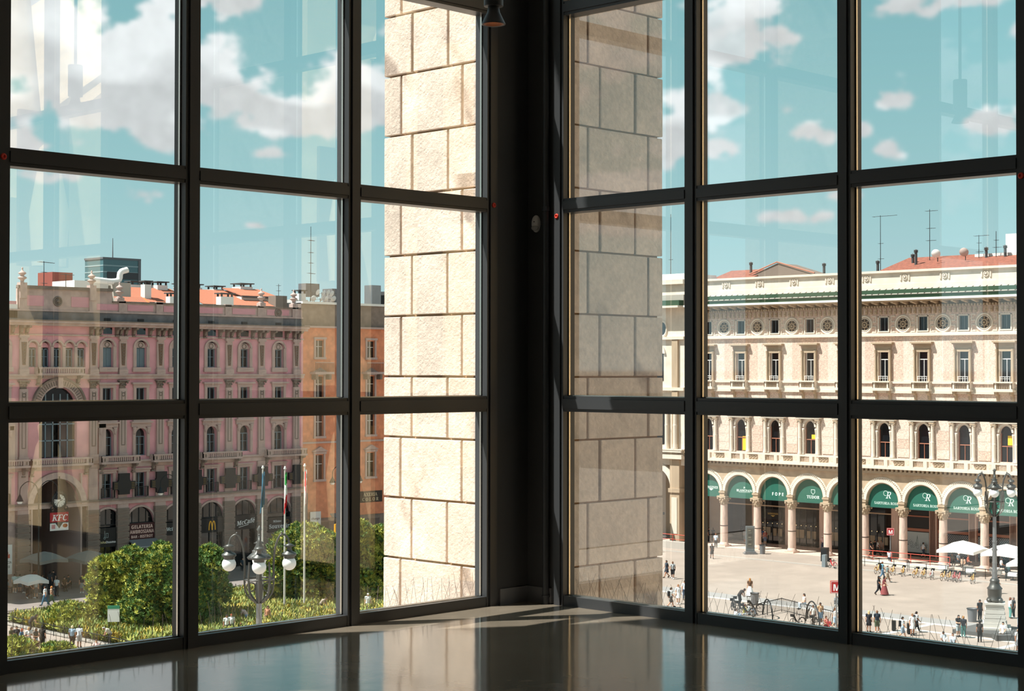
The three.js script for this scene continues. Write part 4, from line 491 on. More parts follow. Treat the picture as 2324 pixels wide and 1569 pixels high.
// planting: a long bed with rough meadow, shrubs, low iron fence
const leafM = new THREE.MeshPhysicalMaterial({ color: 0xffffff, roughness: .75, side: THREE.DoubleSide });
const leafG = (() => { const g = []; for (let i = 0; i < 7; i++) { const a = i * 2.4, t = .5 + .35 * (i % 3); const l = new THREE.BufferGeometry(); l.setAttribute('position', new THREE.BufferAttribute(new Float32Array([0, 0, 0, .05, .12, .015, 0, .27, 0, 0, 0, 0, 0, .27, 0, -.05, .12, .015]), 3)); l.setAttribute('uv', new THREE.BufferAttribute(new Float32Array(12), 2)); l.computeVertexNormals(); g.push(l.rotateX(t).rotateY(a)); } return mergeGeometries(g); })();
const bladeG = (() => { const g = []; for (let i = 0; i < 6; i++) { const a = i * 1.05, h = .5 + .3 * ((i * 7) % 4) / 4; const l = new THREE.BufferGeometry(); l.setAttribute('position', new THREE.BufferAttribute(new Float32Array([-.03, 0, 0, .03, 0, 0, .02, h, .16]), 3)); l.setAttribute('uv', new THREE.BufferAttribute(new Float32Array(6), 2)); l.computeVertexNormals(); g.push(l.rotateY(a)); } return mergeGeometries(g); })();
function scatter(name, geo, pts, palette, parent) { const o = new THREE.InstancedMesh(geo, leafM, pts.length), q = new THREE.Object3D(), c = new THREE.Color(); pts.forEach((p, i) => { q.position.set(p[0], p[1], p[2]); q.rotation.set(p[4] ?? 0, rnd() * 6.28, p[5] ?? 0); q.scale.setScalar(p[3]); q.updateMatrix(); o.setMatrixAt(i, q.matrix); const [r, g, b] = palette(); o.setColorAt(i, c.setRGB(r, g, b)); }); o.name = name; o.userData.kind = 'stuff'; o.castShadow = o.receiveShadow = true; (parent ?? scene).add(o); return o; }
const shrubPal = (w) => () => { const t = rnd(), k = .75 + .5 * rnd(); return t < w ? [.36 * k, .36 * k, .055 * k] : [.09 * k, .17 * k, .035 * k]; };
function shrub(x, z, h, r, label, w = .5, group = 'shrubs in the flower bed') {
  const t = thing('shrub', label, 'shrub', [x, 0, z], 0, group), pts = [], lumps = [];
  for (let i = 0; i < 13; i++) { const a = rnd() * 6.28, q = Math.sqrt(rnd()) * r * .62, y = h * (.14 + .72 * i / 12), s = r * (.52 + .2 * rnd()) * (y > h * .75 ? .7 : 1); lumps.push([Math.cos(a) * q, Math.min(y, h - s * .8), Math.sin(a) * q, s]); }
  const per = Math.round(70 * r * r); for (const [cx, cy, cz, s] of lumps) for (let i = 0; i < per; i++) { const u = rnd() * 2 - 1, a = rnd() * 6.28, v = Math.sqrt(1 - u * u), k = s * (.8 + .25 * rnd()); const p = [cx + v * Math.cos(a) * k, cy + u * k * .95, cz + v * Math.sin(a) * k, .85 + rnd() * .7, rr(-.9, .9), rr(-.9, .9)]; if (p[1] > .1) pts.push(p); }
  scatter('foliage', leafG, pts, shrubPal(w), t); part('stems', [0, 1, 2, 3].map((i) => tube([[0, 0, 0], [Math.cos(i * 1.6) * r * .2, h * .4, Math.sin(i * 1.6) * r * .2], [Math.cos(i * 1.6) * r * .4, h * .75, Math.sin(i * 1.6) * r * .4]], .06, 6)), std([.1, .07, .045], .9), t);
}
{
  const bed = struct('flower_bed', box(69.5, 108, -.1, .12, -127.3, -104), M.soil); part('edging', [box(69.2, 108, -.1, .2, -127.6, -127.3), box(69.2, 69.5, -.1, .2, -127.3, -104)], M.kerb, bed);
  const pts = []; for (let i = 0; i < 15000; i++) { const x = rr(69.8, 107), z = rr(-127, -106); pts.push([x, .08, z, .8 + rnd() * 1.0, rr(-.3, .3), rr(-.3, .3)]); }
  const mg = mergeGeometries([bladeG.clone().scale(1, .8, 1), leafG.clone().scale(1.5, 1.5, 1.5).translate(0, .25, 0)]), o = scatter('meadow', mg, pts, () => { const t = rnd(), k = .7 + .6 * rnd(); return t < .2 ? [.5 * k, .36 * k, .06 * k] : t < .55 ? [.36 * k, .35 * k, .08 * k] : [.2 * k, .25 * k, .06 * k]; }); o.userData.label = 'rough yellow-green meadow of the flower bed'; o.userData.category = 'grass';
  // left mass
  shrub(75.2, -118.6, 5.9, 2.3, 'yellowish bush at the left end of the near planting', .8); shrub(75.3, -114.8, 6.6, 2.5, 'tall dark bush left of the black mullion, in front', .45); shrub(77.2, -112.6, 6.9, 2.2, 'darkest bush against the left black mullion', .25); shrub(79.2, -113.8, 6.6, 2.3, 'bush hidden for the most part by the left mullion', .3); shrub(81.8, -115.8, 5.9, 2.0, 'bush just right of the left mullion', .3); shrub(78.2, -117.6, 6.8, 2.3, 'tall bush behind the left clump', .4); shrub(71.6, -120.5, 1.5, 1.3, 'low yellow-green bush at the corner of the bed', .8); shrub(73.2, -123.2, 1.5, 1.5, 'low bush along the iron fence', .7);
  // right mass
  shrub(92.3, -118.4, 6.9, 2.3, 'bush right of the left lamp post', .45); shrub(94.3, -115.6, 7.3, 2.5, 'tall bush behind the flagpoles', .5); shrub(97.2, -114.8, 7.4, 2.6, 'bright bush left of the second mullion', .7); shrub(100.6, -115.2, 6.9, 2.5, 'bush behind the second mullion', .6); shrub(104.2, -116, 6.5, 2.4, 'yellow bush beside the stone pier', .8); shrub(95.8, -119.5, 7.0, 2.4, 'bush behind the right clump', .5);
  shrub(60.6, -109.9, 1.5, 1.7, 'small bush at the bottom left corner of the window', .7); shrub(63.4, -108.2, 1.1, 1.2, 'low bush beside the crouching person', .6);
  const fence = (label, a, b) => { const t = thing('iron_fence', label, 'fence'), n = Math.round(Math.hypot(b[0] - a[0], b[1] - a[1]) / 1.6); part('rail', [tube([[a[0], .85, a[1]], [b[0], .85, b[1]]], .03, 6), tube([[a[0], .4, a[1]], [b[0], .4, b[1]]], .022, 6)], M.iron, t); for (let i = 0; i <= n; i++) { const x = a[0] + (b[0] - a[0]) * i / n, z = a[1] + (b[1] - a[1]) * i / n; part('post', [cyl(.03, .03, 1.0, x, 0, z, 6), ball(.05, x, 1.02, z, 6), i % 2 ? new THREE.TorusGeometry(.16, .02, 5, 12).translate(x, .62, z) : cyl(.03, .03, .1, x, .9, z, 5)], M.iron, t); } };
  fence('black iron fence along the back of the flower bed', [69.4, -127.8], [108, -127.8]); fence('black iron fence on the path side of the flower bed', [69.0, -127.8], [69.0, -104]);
}
// ---- lamp posts with opal globes
function lampPost(label, x, z, n, turn, plinth) {
  const t = thing('lamp_post', label, 'lamp post', [x, 0, z], turn);
  if (plinth) { const p = part('pedestal', [box(-1.25, 1.25, 0, .45, -1.25, 1.25), box(-.95, .95, .45, .8, -.95, .95)], M.paleStone, t); for (let i = 0; i < 4; i++) part('pedestal_course', box(-.86 + i * .05, .86 - i * .05, .81 + i * .36, 1.13 + i * .36, -.86 + i * .05, .86 - i * .05), M.paleStone, t); part('pedestal_cap', box(-.8, .8, 2.24, 2.4, -.8, .8), M.paleStone, t); }
  const b = plinth ? 2.4 : 0;
  part('base', [lathe([[0, b], [.62, b], [.66, b + .2], [.5, b + .35], [.55, b + .6], [.55, b + 1.0], [.62, b + 1.1], [.45, b + 1.3], [.35, b + 1.6], [.4, b + 1.7], [.3, b + 1.9], [0, b + 1.9]], 8), ...[0, 1, 2, 3].map((i) => ball(.2, Math.cos(i * 1.57 + .78) * .6, b + .15, Math.sin(i * 1.57 + .78) * .6, 8))], M.bronze, t);
  part('post', [lathe([[.24, b + 1.9], [.2, b + 2.4], [.26, b + 2.5], [.19, b + 2.6], [.17, b + 4.1], [.25, b + 4.2], [.17, b + 4.35], [.14, 9.3]], 12), ...[5.5, 7.2].map((y) => cyl(.2, .2, .12, 0, y, 0, 12))], M.steel, t);
  part('basket', [...Array.from({ length: 8 }, (_, i) => { const a = i * Math.PI / 4, c = Math.cos(a), s = Math.sin(a); return tube([[c * .15, 9.3, s * .15], [c * .62, 9.75, s * .62], [c * .74, 10.5, s * .74], [c * .7, 11.3, s * .7]], .05, 6); }), new THREE.TorusGeometry(.72, .05, 6, 20).rotateX(Math.PI / 2).translate(0, 10.5, 0), ...[0, 1, 2, 3].map((i) => new THREE.TorusGeometry(.22, .035, 5, 14).rotateY(i * 1.57).translate(Math.cos(i * 1.57) * .4, 10.1, Math.sin(i * 1.57) * .4)), lathe([[0, 11.5], [.55, 11.5], [.62, 11.6], [.45, 11.75], [.22, 11.9], [.26, 12.05], [.12, 12.3], [.08, 12.9], [.14, 13.0], [0, 13.2]], 12), lathe([[.13, 9.3], [.2, 9.9], [.14, 10.6], [.16, 11.5]], 10)], M.bronze, t);
  for (let i = 0; i < n; i++) {
    const a = i * 2 * Math.PI / n, c = Math.cos(a), s = Math.sin(a), at = (r, y) => [c * r, y, s * r];
    const arm = part('arm', [tube([at(.72, 10.3), at(.74, 11.6), at(.86, 12.3), at(1.12, 12.75), at(1.4, 12.6), at(1.5, 12.25)], .055, 7), lathe([[.02, 12.3], [.12, 12.25], [.3, 12.15], [.1, 12.08], [.14, 11.9], [.36, 11.78], [.36, 11.68], [.26, 11.6], [.26, 11.5]], 14).translate(c * 1.5, 0, s * 1.5), ball(.06, c * 1.12, 12.82, s * 1.12, 6)], M.bronze, t);
    part('globe', new THREE.SphereGeometry(.355, 24, 18).translate(c * 1.5, 11.27, s * 1.5), M.opal, arm);
  }
}
lampPost('ornate lamp post with white globes in front of the left hedge', 51.2, -68.0, 4, .925, false);
lampPost('ornate lamp post with white globes on a stone pedestal at the right', 123.6, -66.6, 6, .5, true);
{ const t = thing('stone_steps', 'dark stone platform under the right lamp post', 'platform', [123.2, 0, -66.3]); part('platform', box(-2.6, 2.2, 0, .0 + .3, -2.4, 2.6), M.darkStone, t); solo('stone_block', box(-1.0, 1.0, 0, .45, -.6, .6), M.darkStone, 'dark stone block with a seated person beside the pedestal', 'bench', [120.5, 0, -63.9], -.78); }
// ---- flags
{
  const mk = (label, x, z, H, cols, off) => {
    const t = thing('flagpole', label, 'flagpole', [x, 0, z]); part('pole', lathe([[.1, 0], [.1, 2], [.06, H - .05], [0, H - .05]], 10), M.paleStone, t); part('finial', [cyl(.12, .12, .1, 0, H - .08, 0, 10), ball(.08, 0, H + .08, 0, 8)], M.opal, t);
    // a limp flag: narrow, folded, hanging from the top
    const n = 14, rows = 30, pos = [], uv = [], idx = [], wv = (s, v) => [.06 + s * (.28 + .18 * v) * off[0] + .05 * Math.sin(s * 9 + v * 3), H - .35 - v * 2.9 - s * s * .75, .05 + .13 * Math.sin(s * 14 + v * 2) + off[1] * s * .25];
    for (let j = 0; j <= rows; j++) for (let i = 0; i <= n; i++) { pos.push(...wv(i / n, j / rows)); uv.push(i / n, 1 - j / rows); } for (let j = 0; j < rows; j++) for (let i = 0; i < n; i++) { const a = j * (n + 1) + i; idx.push(a, a + 1, a + n + 1, a + 1, a + n + 2, a + n + 1); }
    const g = new THREE.BufferGeometry(); g.setAttribute('position', new THREE.Float32BufferAttribute(pos, 3)); g.setAttribute('uv', new THREE.Float32BufferAttribute(uv, 2)); g.setIndex(idx); g.computeVertexNormals(); part('flag', g, new THREE.MeshStandardMaterial({ map: canvasTex(128, 128, cols), roughness: .8, side: THREE.DoubleSide }), t);
  };
  const fill = (g, c, x, y, w, h) => { g.fillStyle = c; g.fillRect(x, y, w, h); };
  mk('flagpole with a drooping teal blue flag, leftmost of three', 88.3, -116.8, 12.6, (g) => { fill(g, '#245f78', 0, 0, 128, 128); fill(g, '#2f8288', 40, 30, 30, 98); }, [-1.0, .6]);
  mk('flagpole with a green, white and red flag, middle of three', 89.0, -114.6, 12.6, (g) => { fill(g, '#2d8a3e', 0, 0, 128, 43); fill(g, '#e9e9e6', 0, 43, 128, 45); fill(g, '#d2262c', 0, 86, 128, 42); }, [-.55, .5]);
  mk('flagpole with a white and red flag, rightmost of three', 90.6, -113.9, 12.8, (g) => { fill(g, '#e9e6e4', 0, 0, 128, 128); fill(g, '#c8252b', 0, 40, 128, 20); fill(g, '#c8252b', 50, 0, 22, 128); }, [-.4, .5]);
}
// ---- street lamps of the shaded street
for (const [x, lab] of [[80.4, 'leftmost, by the passage'], [95.7, 'left of the mullion'], [117.6, 'in front of the orange building']]) { const t = thing('street_lamp', 'black street lamp with two curved arms, ' + lab, 'street lamp', [x, .16, -140.6], 0, 'street lamps of the shaded street'); part('post', lathe([[.16, 0], [.16, .8], [.08, 1], [.06, 9.6], [.09, 9.7], [0, 9.9]], 10), M.iron, t); for (const s of [-1, 1]) { part('arm', tube([[0, 9.0, 0], [s * .3, 10.1, 0], [s * 1.1, 10.5, 0], [s * 1.85, 10.0, 0], [s * 1.95, 9.4, 0]], .04, 6), M.iron, t); part('shade', lathe([[.03, 9.4], [.12, 9.2], [.35, 8.7], [.3, 8.72]], 12).translate(s * 1.95, 0, 0), M.iron, t); part('glass', new THREE.CylinderGeometry(.28, .2, .22, 12).translate(s * 1.95, 8.6, 0), M.opal, t); } }
// ---- parasols, tables
function parasol(label, x, z, w, h, m, group) { const t = thing('parasol', label, 'parasol', [x, 0, z], .1, group); const g = [], r = w / 2, top = h + w * .19; const q = (a, b, c) => { const l = new THREE.BufferGeometry(); l.setAttribute('position', new THREE.Float32BufferAttribute([...a, ...b, ...c], 3)); l.setAttribute('uv', new THREE.Float32BufferAttribute(new Float32Array(6), 2)); l.computeVertexNormals(); return l; }; const ring = Array.from({ length: 8 }, (_, i) => { const a = i * Math.PI / 4, k = i % 2 ? r * 1.32 : r * .98; return [Math.cos(a) * k, h + (i % 2 ? -.12 : .05), Math.sin(a) * k]; }); ring.forEach((p, i) => { const n = ring[(i + 1) % 8], pd = [p[0], p[1] - .3, p[2]], nd = [n[0], n[1] - .3, n[2]], c = [0, top, 0], m1 = p.map((v, k) => (v + c[k]) / 2 + (k === 1 ? .12 : 0)), m2 = n.map((v, k) => (v + c[k]) / 2 + (k === 1 ? .12 : 0)); g.push(q(c, m2, m1), q(m1, m2, n), q(m1, n, p), q(p, n, nd), q(p, nd, pd)); }); part('canopy', g, m, t); part('pole', cyl(.04, .04, top, 0, 0, 0, 8), M.iron, t); part('ribs', ring.map((p) => tube([[0, top - .1, 0], [p[0], p[1] - .03, p[2]]], .02, 5)), M.iron, t); part('foot', box(-.35, .35, 0, .12, -.35, .35), M.darkStone, t); }
const white = new THREE.MeshPhysicalMaterial({ color: 0xf3efe8, roughness: .9, side: THREE.DoubleSide, transmission: .25, thickness: 0 }), grey = new THREE.MeshPhysicalMaterial({ color: 0x8a8780, roughness: .9, side: THREE.DoubleSide, transmission: .15, thickness: 0 });
parasol('large white parasol over the tables, left of the lamp post', 155.6, -87.4, 4.3, 2.75, white); parasol('large white parasol right of the lamp post', 155.8, -82.6, 4.2, 2.75, white); parasol('white parasol cut by the right window edge', 153.0, -79.0, 3.2, 2.2, white);
parasol('grey parasol in front of the passage, on the right', 86.3, -141.6, 3.6, 3.0, grey); parasol('grey parasol in front of the passage, on the left', 82.0, -142.4, 3.4, 3.2, grey); parasol('small pale parasol at the left window edge', 78.3, -138.2, 2.4, 1.9, white); parasol('grey parasol behind the hedge near the red sign', 98.6, -138.8, 3.2, 2.6, grey);
{ const clothG = join([box(-.45, .45, .72, .76, -.45, .45), ...[[0, .45], [0, -.45], [.45, 0], [-.45, 0]].map(([a, b]) => (a ? box(a - .01, a + .01, .38, .74, -.44, .44) : box(-.44, .44, .38, .74, b - .01, b + .01)))]), legG = join([cyl(.04, .04, .7, 0, 0, 0, 8), box(-.25, .25, 0, .05, -.25, .25)]), spots = [[155.2, -89.4, 'leftmost'], [154.3, -85.8, 'second from the left, by the railing'], [156.6, -87.4, 'under the middle of the big parasol'], [155.2, -83.4, 'just left of the lamp post'], [154.6, -81.3, 'rightmost, in the sun'], [157, -84.6, 'nearest the column']]; for (const [x, z, l] of spots) { const t = thing('cafe_table', 'cafe table with a white cloth, ' + l, 'table', [x, .1, z], .3, 'cafe tables'); part('cloth', clothG, M.cloth, t); part('leg', legG, M.iron, t); } }
// ---- railings
function railing(label, pts, h, step, m, bars = 0, y = 0) { const t = thing('railing', label, 'railing', [0, y, 0]); for (let k = 0; k < pts.length - 1; k++) { const [a, b] = [pts[k], pts[k + 1]], L = Math.hypot(b[0] - a[0], b[1] - a[1]), n = Math.max(1, Math.round(L / step)); part('rail', [tube([[a[0], h, a[1]], [b[0], h, b[1]]], .035, 6), tube([[a[0], bars ? .15 : h * .5, a[1]], [b[0], bars ? .15 : h * .5, b[1]]], .025, 6)], m, t); for (let i = 0; i <= n; i++) part('post', cyl(.035, .035, h + .05, a[0] + (b[0] - a[0]) * i / n, 0, a[1] + (b[1] - a[1]) * i / n, 6), m, t); if (bars) { const nb = Math.round(L / bars); for (let i = 1; i < nb; i++) part('bar', cyl(.018, .018, h - .12, a[0] + (b[0] - a[0]) * i / nb, .13, a[1] + (b[1] - a[1]) * i / nb, 5), m, t); } } return t; }
railing('black railing in front of the cafe tables', [[153.4, -92.6], [153.4, -79.2]], 1.0, 2.2, M.iron, 0, .1); railing('black railing beside the ramp of the arcade', [[154.4, -100.2], [154.4, -93]], 1.0, 1.8, M.iron, 0, .1);
railing('black barred railing of the metro stairs', [[115.6, -84.7], [120.8, -85.4], [116.2, -75.6]], 1.15, 2.2, M.iron, .28);
railing('red double handrail of the ramp by the boarded shop', [[156.8, -101.2], [156.8, -89.6]], 1.1, 2.4, M.redPaint, 0, .45); railing('red handrail at the foot of the stone pier', [[154.2, -131], [154.2, -122.4]], 1.1, 2.2, M.redPaint, 0, .6);
solo('ramp_wall', box(-.6, .6, 0, .4, -6, 6), M.paleStone, 'pale low wall of the ramp below the red handrail', 'wall', [156.8, .1, -95.4]); solo('ramp_wall', box(-.5, .5, 0, .9, -4.4, 4.4), M.kerb, 'grey low wall below the red handrail near the pier', 'wall', [154.2, 0, -126.8]);
solo('bollard', [cyl(.28, .28, 1.1, 0, 0, 0, 14), ball(.28, 0, 1.1, 0, 12)], M.paleStone, 'round pale bollard in front of the grey low wall', 'bollard', [150.2, 0, -123.6]);
// hoops over the stair well
for (const [x, z, r, l] of [[117.2, -84.3, 1.5, 'left'], [118.2, -80.6, 1.0, 'middle'], [116.4, -79.2, 1.9, 'right']]) solo('metal_hoop', new THREE.TorusGeometry(r, .06, 8, 24, Math.PI), M.iron, 'dark curved hoop over the metro stairs, ' + l + ' one', 'hoop', [x, .0, z], .9, 'hoops over the metro stairs');
// ---- signs, bins, pillar
{
  const mSign = signMat(128, 128, '#b3151f', (g) => { g.strokeStyle = '#fff'; g.lineWidth = 4; g.strokeRect(5, 5, 118, 118); g.fillStyle = '#fff'; g.font = 'bold 96px sans-serif'; g.fillText('M', 64, 70); });
  const metro = (label, x, z, y, s, turn) => { const t = thing('metro_sign', label, 'sign', [x, 0, z], turn); part('post', cyl(.06, .06, y + s, 0, 0, -.1, 8), M.steel, t); part('box', box(-s / 2, s / 2, y, y + s, -.1, .06), M.redPaint, t); const f = part('face', new THREE.PlaneGeometry(s * .97, s * .97), mSign, t); f.position.set(0, y + s / 2, .075); };
  metro('red square metro sign on a post beside the right mullion', 113.9, -75.2, 3.2, 1.0, -.78); metro('small red metro sign on a post by the boarded shop', 157.3, -97.0, 3.3, .78, -.9); metro('red metro sign at the edge of the stone pier', 153.2, -129.2, 4.6, 1.2, -.9);
  const pl = thing('information_pillar', 'tall grey information pillar on a stepped foot by a column', 'sign', [155.4, .1, -114.2], -.75); part('foot', [box(-.75, .75, 0, .16, -.5, .5), box(-.6, .6, .16, .3, -.35, .35)], M.grey, pl); part('slab', box(-.5, .5, .3, 3.2, -.12, .12), std([.16, .19, .2], .5), pl); const pf = part('poster', new THREE.PlaneGeometry(.76, 2.2), signMat(96, 256, '#4d4f4a', (g) => { g.strokeStyle = '#8a8a80'; g.lineWidth = 4; g.strokeRect(8, 8, 80, 240); for (let i = 0; i < 7; i++) { g.fillStyle = ['#8f8a78', '#6d7068', '#2c2e2c'][i % 3]; g.fillRect(18, 24 + i * 30, 30 + 30 * hash2(i, 2), 14); } }), pl); pf.position.set(0, 1.85, .135);
  const bin = (label, x, z, r, h) => { const t = thing('litter_bin', label, 'bin', [x, 0, z]); part('body', lathe([[r * .8, 0], [r, h * .9], [r * 1.1, h], [r * .9, h], [r * .85, h * .8], [0, h * .75]], 16), M.grey, t); part('rim', new THREE.TorusGeometry(r * 1.08, .03, 6, 20).rotateX(Math.PI / 2).translate(0, h, 0), M.iron, t); };
  bin('dark litter bin beside the stone pedestal', 127.2, -70.6, .42, 1.1); bin('grey litter bin in front of the white skirt', 122.6, -89.6, .38, 1.05); bin('black litter bin beside the information pillar', 156.4, -113.2, .35, 1.15);
  const ib = thing('board', 'white information board with a green top behind the white T-shirt', 'sign', [70.6, .1, -112.2], -.7); part('panel', box(-.45, .45, 1.5, 2.7, -.03, .03), M.cloth, ib); part('green_top', box(-.46, .46, 2.5, 2.75, -.035, .04), std([.04, .25, .13], .6), ib); part('legs', [cyl(.03, .03, 1.6, -.35, 0, 0, 6), cyl(.03, .03, 1.6, .35, 0, 0, 6)], M.iron, ib);
  const sc = (label, x, z, c) => { const t = thing('suitcase', label, 'suitcase', [x, 0, z], .6); part('shell', new THREE.BoxGeometry(.5, .75, .32, 2, 2, 2).translate(0, .45, 0), c, t); part('handle', [tube([[-.12, .82, -.1], [-.12, 1.1, -.1]], .012, 5), tube([[.12, .82, -.1], [.12, 1.1, -.1]], .012, 5), tube([[-.13, 1.1, -.1], [.13, 1.1, -.1]], .018, 5)], M.iron, t); part('wheels', [-.18, .18].map((x) => new THREE.CylinderGeometry(.05, .05, .05, 8).rotateZ(1.57).translate(x, .05, 0)), M.iron, t); };
  sc('black suitcase right of the olive shorts', 117.7, -70.9, M.dark); sc('black suitcase between the two standing people', 118.2, -72.6, M.dark);
  const kiosk = thing('newspaper_kiosk', 'small kiosk with white shelves beside the stone pier', 'kiosk', [157.2, .1, -131.0]); part('body', box(-1, 1, 0, 3.4, -1.6, 1.6), M.grey, kiosk); part('roof', box(-1.2, 1.2, 3.4, 3.7, -1.8, 1.8), M.iron, kiosk); part('shelf', [.7, 1.3, 1.9, 2.5].map((y) => box(-1.12, -1.0, y, y + .38, -1.3, 1.3)), M.cloth, kiosk);
  const tl = thing('traffic_light', 'yellow traffic light with solar panel at the edge of the pier', 'traffic light', [112.6, .16, -136.2], -.3); part('post', cyl(.07, .07, 5.4, 0, 0, 0, 8), std([.75, .36, .02], .5), tl); part('panel', box(-.5, .5, -.03, .03, -.4, .4).rotateX(.5).translate(-.1, 5.6, 0), M.dark, tl); part('head', [box(-.22, .22, 3.6, 4.7, -.15, .2)], std([.75, .36, .02], .5), tl); part('red_plate', box(-.35, .35, 2.5, 3.2, .05, .1), M.redPaint, tl);
}
// ---- bicycles
{
  const wheel = join([new THREE.TorusGeometry(.33, .02, 6, 24), new THREE.TorusGeometry(.3, .008, 4, 20), ...Array.from({ length: 8 }, (_, i) => tube([[0, 0, 0], [Math.cos(i * .785) * .31, Math.sin(i * .785) * .31, 0]], .004, 3)), new THREE.CylinderGeometry(.035, .035, .08, 8).rotateX(1.57)]);
  const frameG = join([tube([[-.5, .34, 0], [-.08, .3, 0]], .02, 6), tube([[-.08, .3, 0], [.36, .78, 0]], .03, 6), tube([[-.08, .3, 0], [-.22, .85, 0]], .022, 6), tube([[-.5, .34, 0], [-.2, .72, 0]], .016, 6), tube([[.34, .92, 0], [.4, .72, 0], [.52, .34, 0]], .022, 6)]), bars = join([tube([[.34, .9, 0], [.31, 1.05, 0]], .018, 6), tube([[.25, 1.06, -.28], [.32, 1.06, 0], [.25, 1.06, .28]], .014, 6)]), saddle = join([new THREE.SphereGeometry(.11, 10, 6).scale(1.2, .4, .75).translate(-.23, .93, 0), cyl(.015, .015, .12, -.22, .82, 0, 6)]), guard = new THREE.TorusGeometry(.37, .022, 5, 16, 2.2), basket = join([box(.4, .64, .82, .86, -.15, .15), box(.4, .42, .84, 1.02, -.15, .15), box(.62, .64, .84, 1.04, -.15, .15), box(.4, .64, .84, 1.02, -.15, -.13), box(.4, .64, .84, 1.02, .13, .15)]), panel = extrude(polyShape([[-.02, .34], [.1, .36], [.42, .8], [.34, .95], [.26, .82]]), .05);
  const yel = std([.72, .33, .02], .5), redB = std([.55, .03, .04], .5), wht = std([.7, .7, .68], .5), blk = M.iron;
  const bike = (label, x, z, turn, c, g2, group) => { const t = thing('bicycle', label, 'bicycle', [x, 0, z], turn, group); part('frame', frameG, c, t); const p = part('chain_panel', panel, c, t); p.position.z = -.025; for (const u of [-.5, .52]) { const w = part('wheel', wheel, blk, t); w.position.set(u, .34, 0); } const g = part('mudguard', guard, g2, t); g.position.set(-.5, .34, 0); g.rotation.z = .5; part('handlebar', bars, blk, t); part('saddle', saddle, blk, t); part('basket', basket, blk, t); };
  const where = ['leftmost in the row', 'second in the row', 'third in the row', 'fourth in the row', 'fifth in the row', 'behind the red mudguard', 'right of the white scooter', 'next to the red pair', 'red one of the pair, left', 'red one of the pair, right', 'rightmost before the lamp post'];
  [[150.6, -94.4, yel], [150.6, -92.6, yel], [150.6, -91.4, yel], [150.4, -89.8, yel], [150.4, -88.9, yel], [150.3, -87.9, wht], [150.3, -86.6, yel], [150.4, -86.0, yel], [150.3, -85.4, redB], [150.3, -84.9, redB], [150.2, -83.3, yel]].forEach(([x, z, c], i) => bike((c === yel ? 'yellow' : c === redB ? 'red' : 'white and red') + ' hire bicycle, ' + where[i], x, z, .15 + (i % 3) * .08, c, c === wht ? redB : c, 'hire bicycles along the cafe railing'));
  bike('red bicycle leaning beside the grey post near the mullion', 151.0, -100.2, 1.2, redB, redB);
  [[119.2, -89.4], [118.1, -88.6], [117.4, -87.2], [116.6, -86.0], [118.9, -86.9], [114.8, -79.6], [115.4, -78.4]].forEach(([x, z], i) => bike('dark parked bicycle by the metro stairs, ' + ['farthest left', 'second from left', 'third from left', 'next to the railing corner', 'behind the others', 'in front of the bars', 'nearest the metro sign'][i], x, z, .4 + i * .5, blk, blk, 'dark bicycles by the metro stairs'));
  solo('parking_post', [box(-.3, .3, 0, 1.3, -.2, .2)], std([.2, .24, .26], .5), 'blue grey box beside the red bicycle', 'box', [151.6, 0, -101.6], .2); solo('waste_cage', [box(-.35, .35, 0, 1.5, -.35, .35)], M.iron, 'black litter holder in front of the column near the mullion', 'bin', [155.4, .1, -104.1], .2);
}

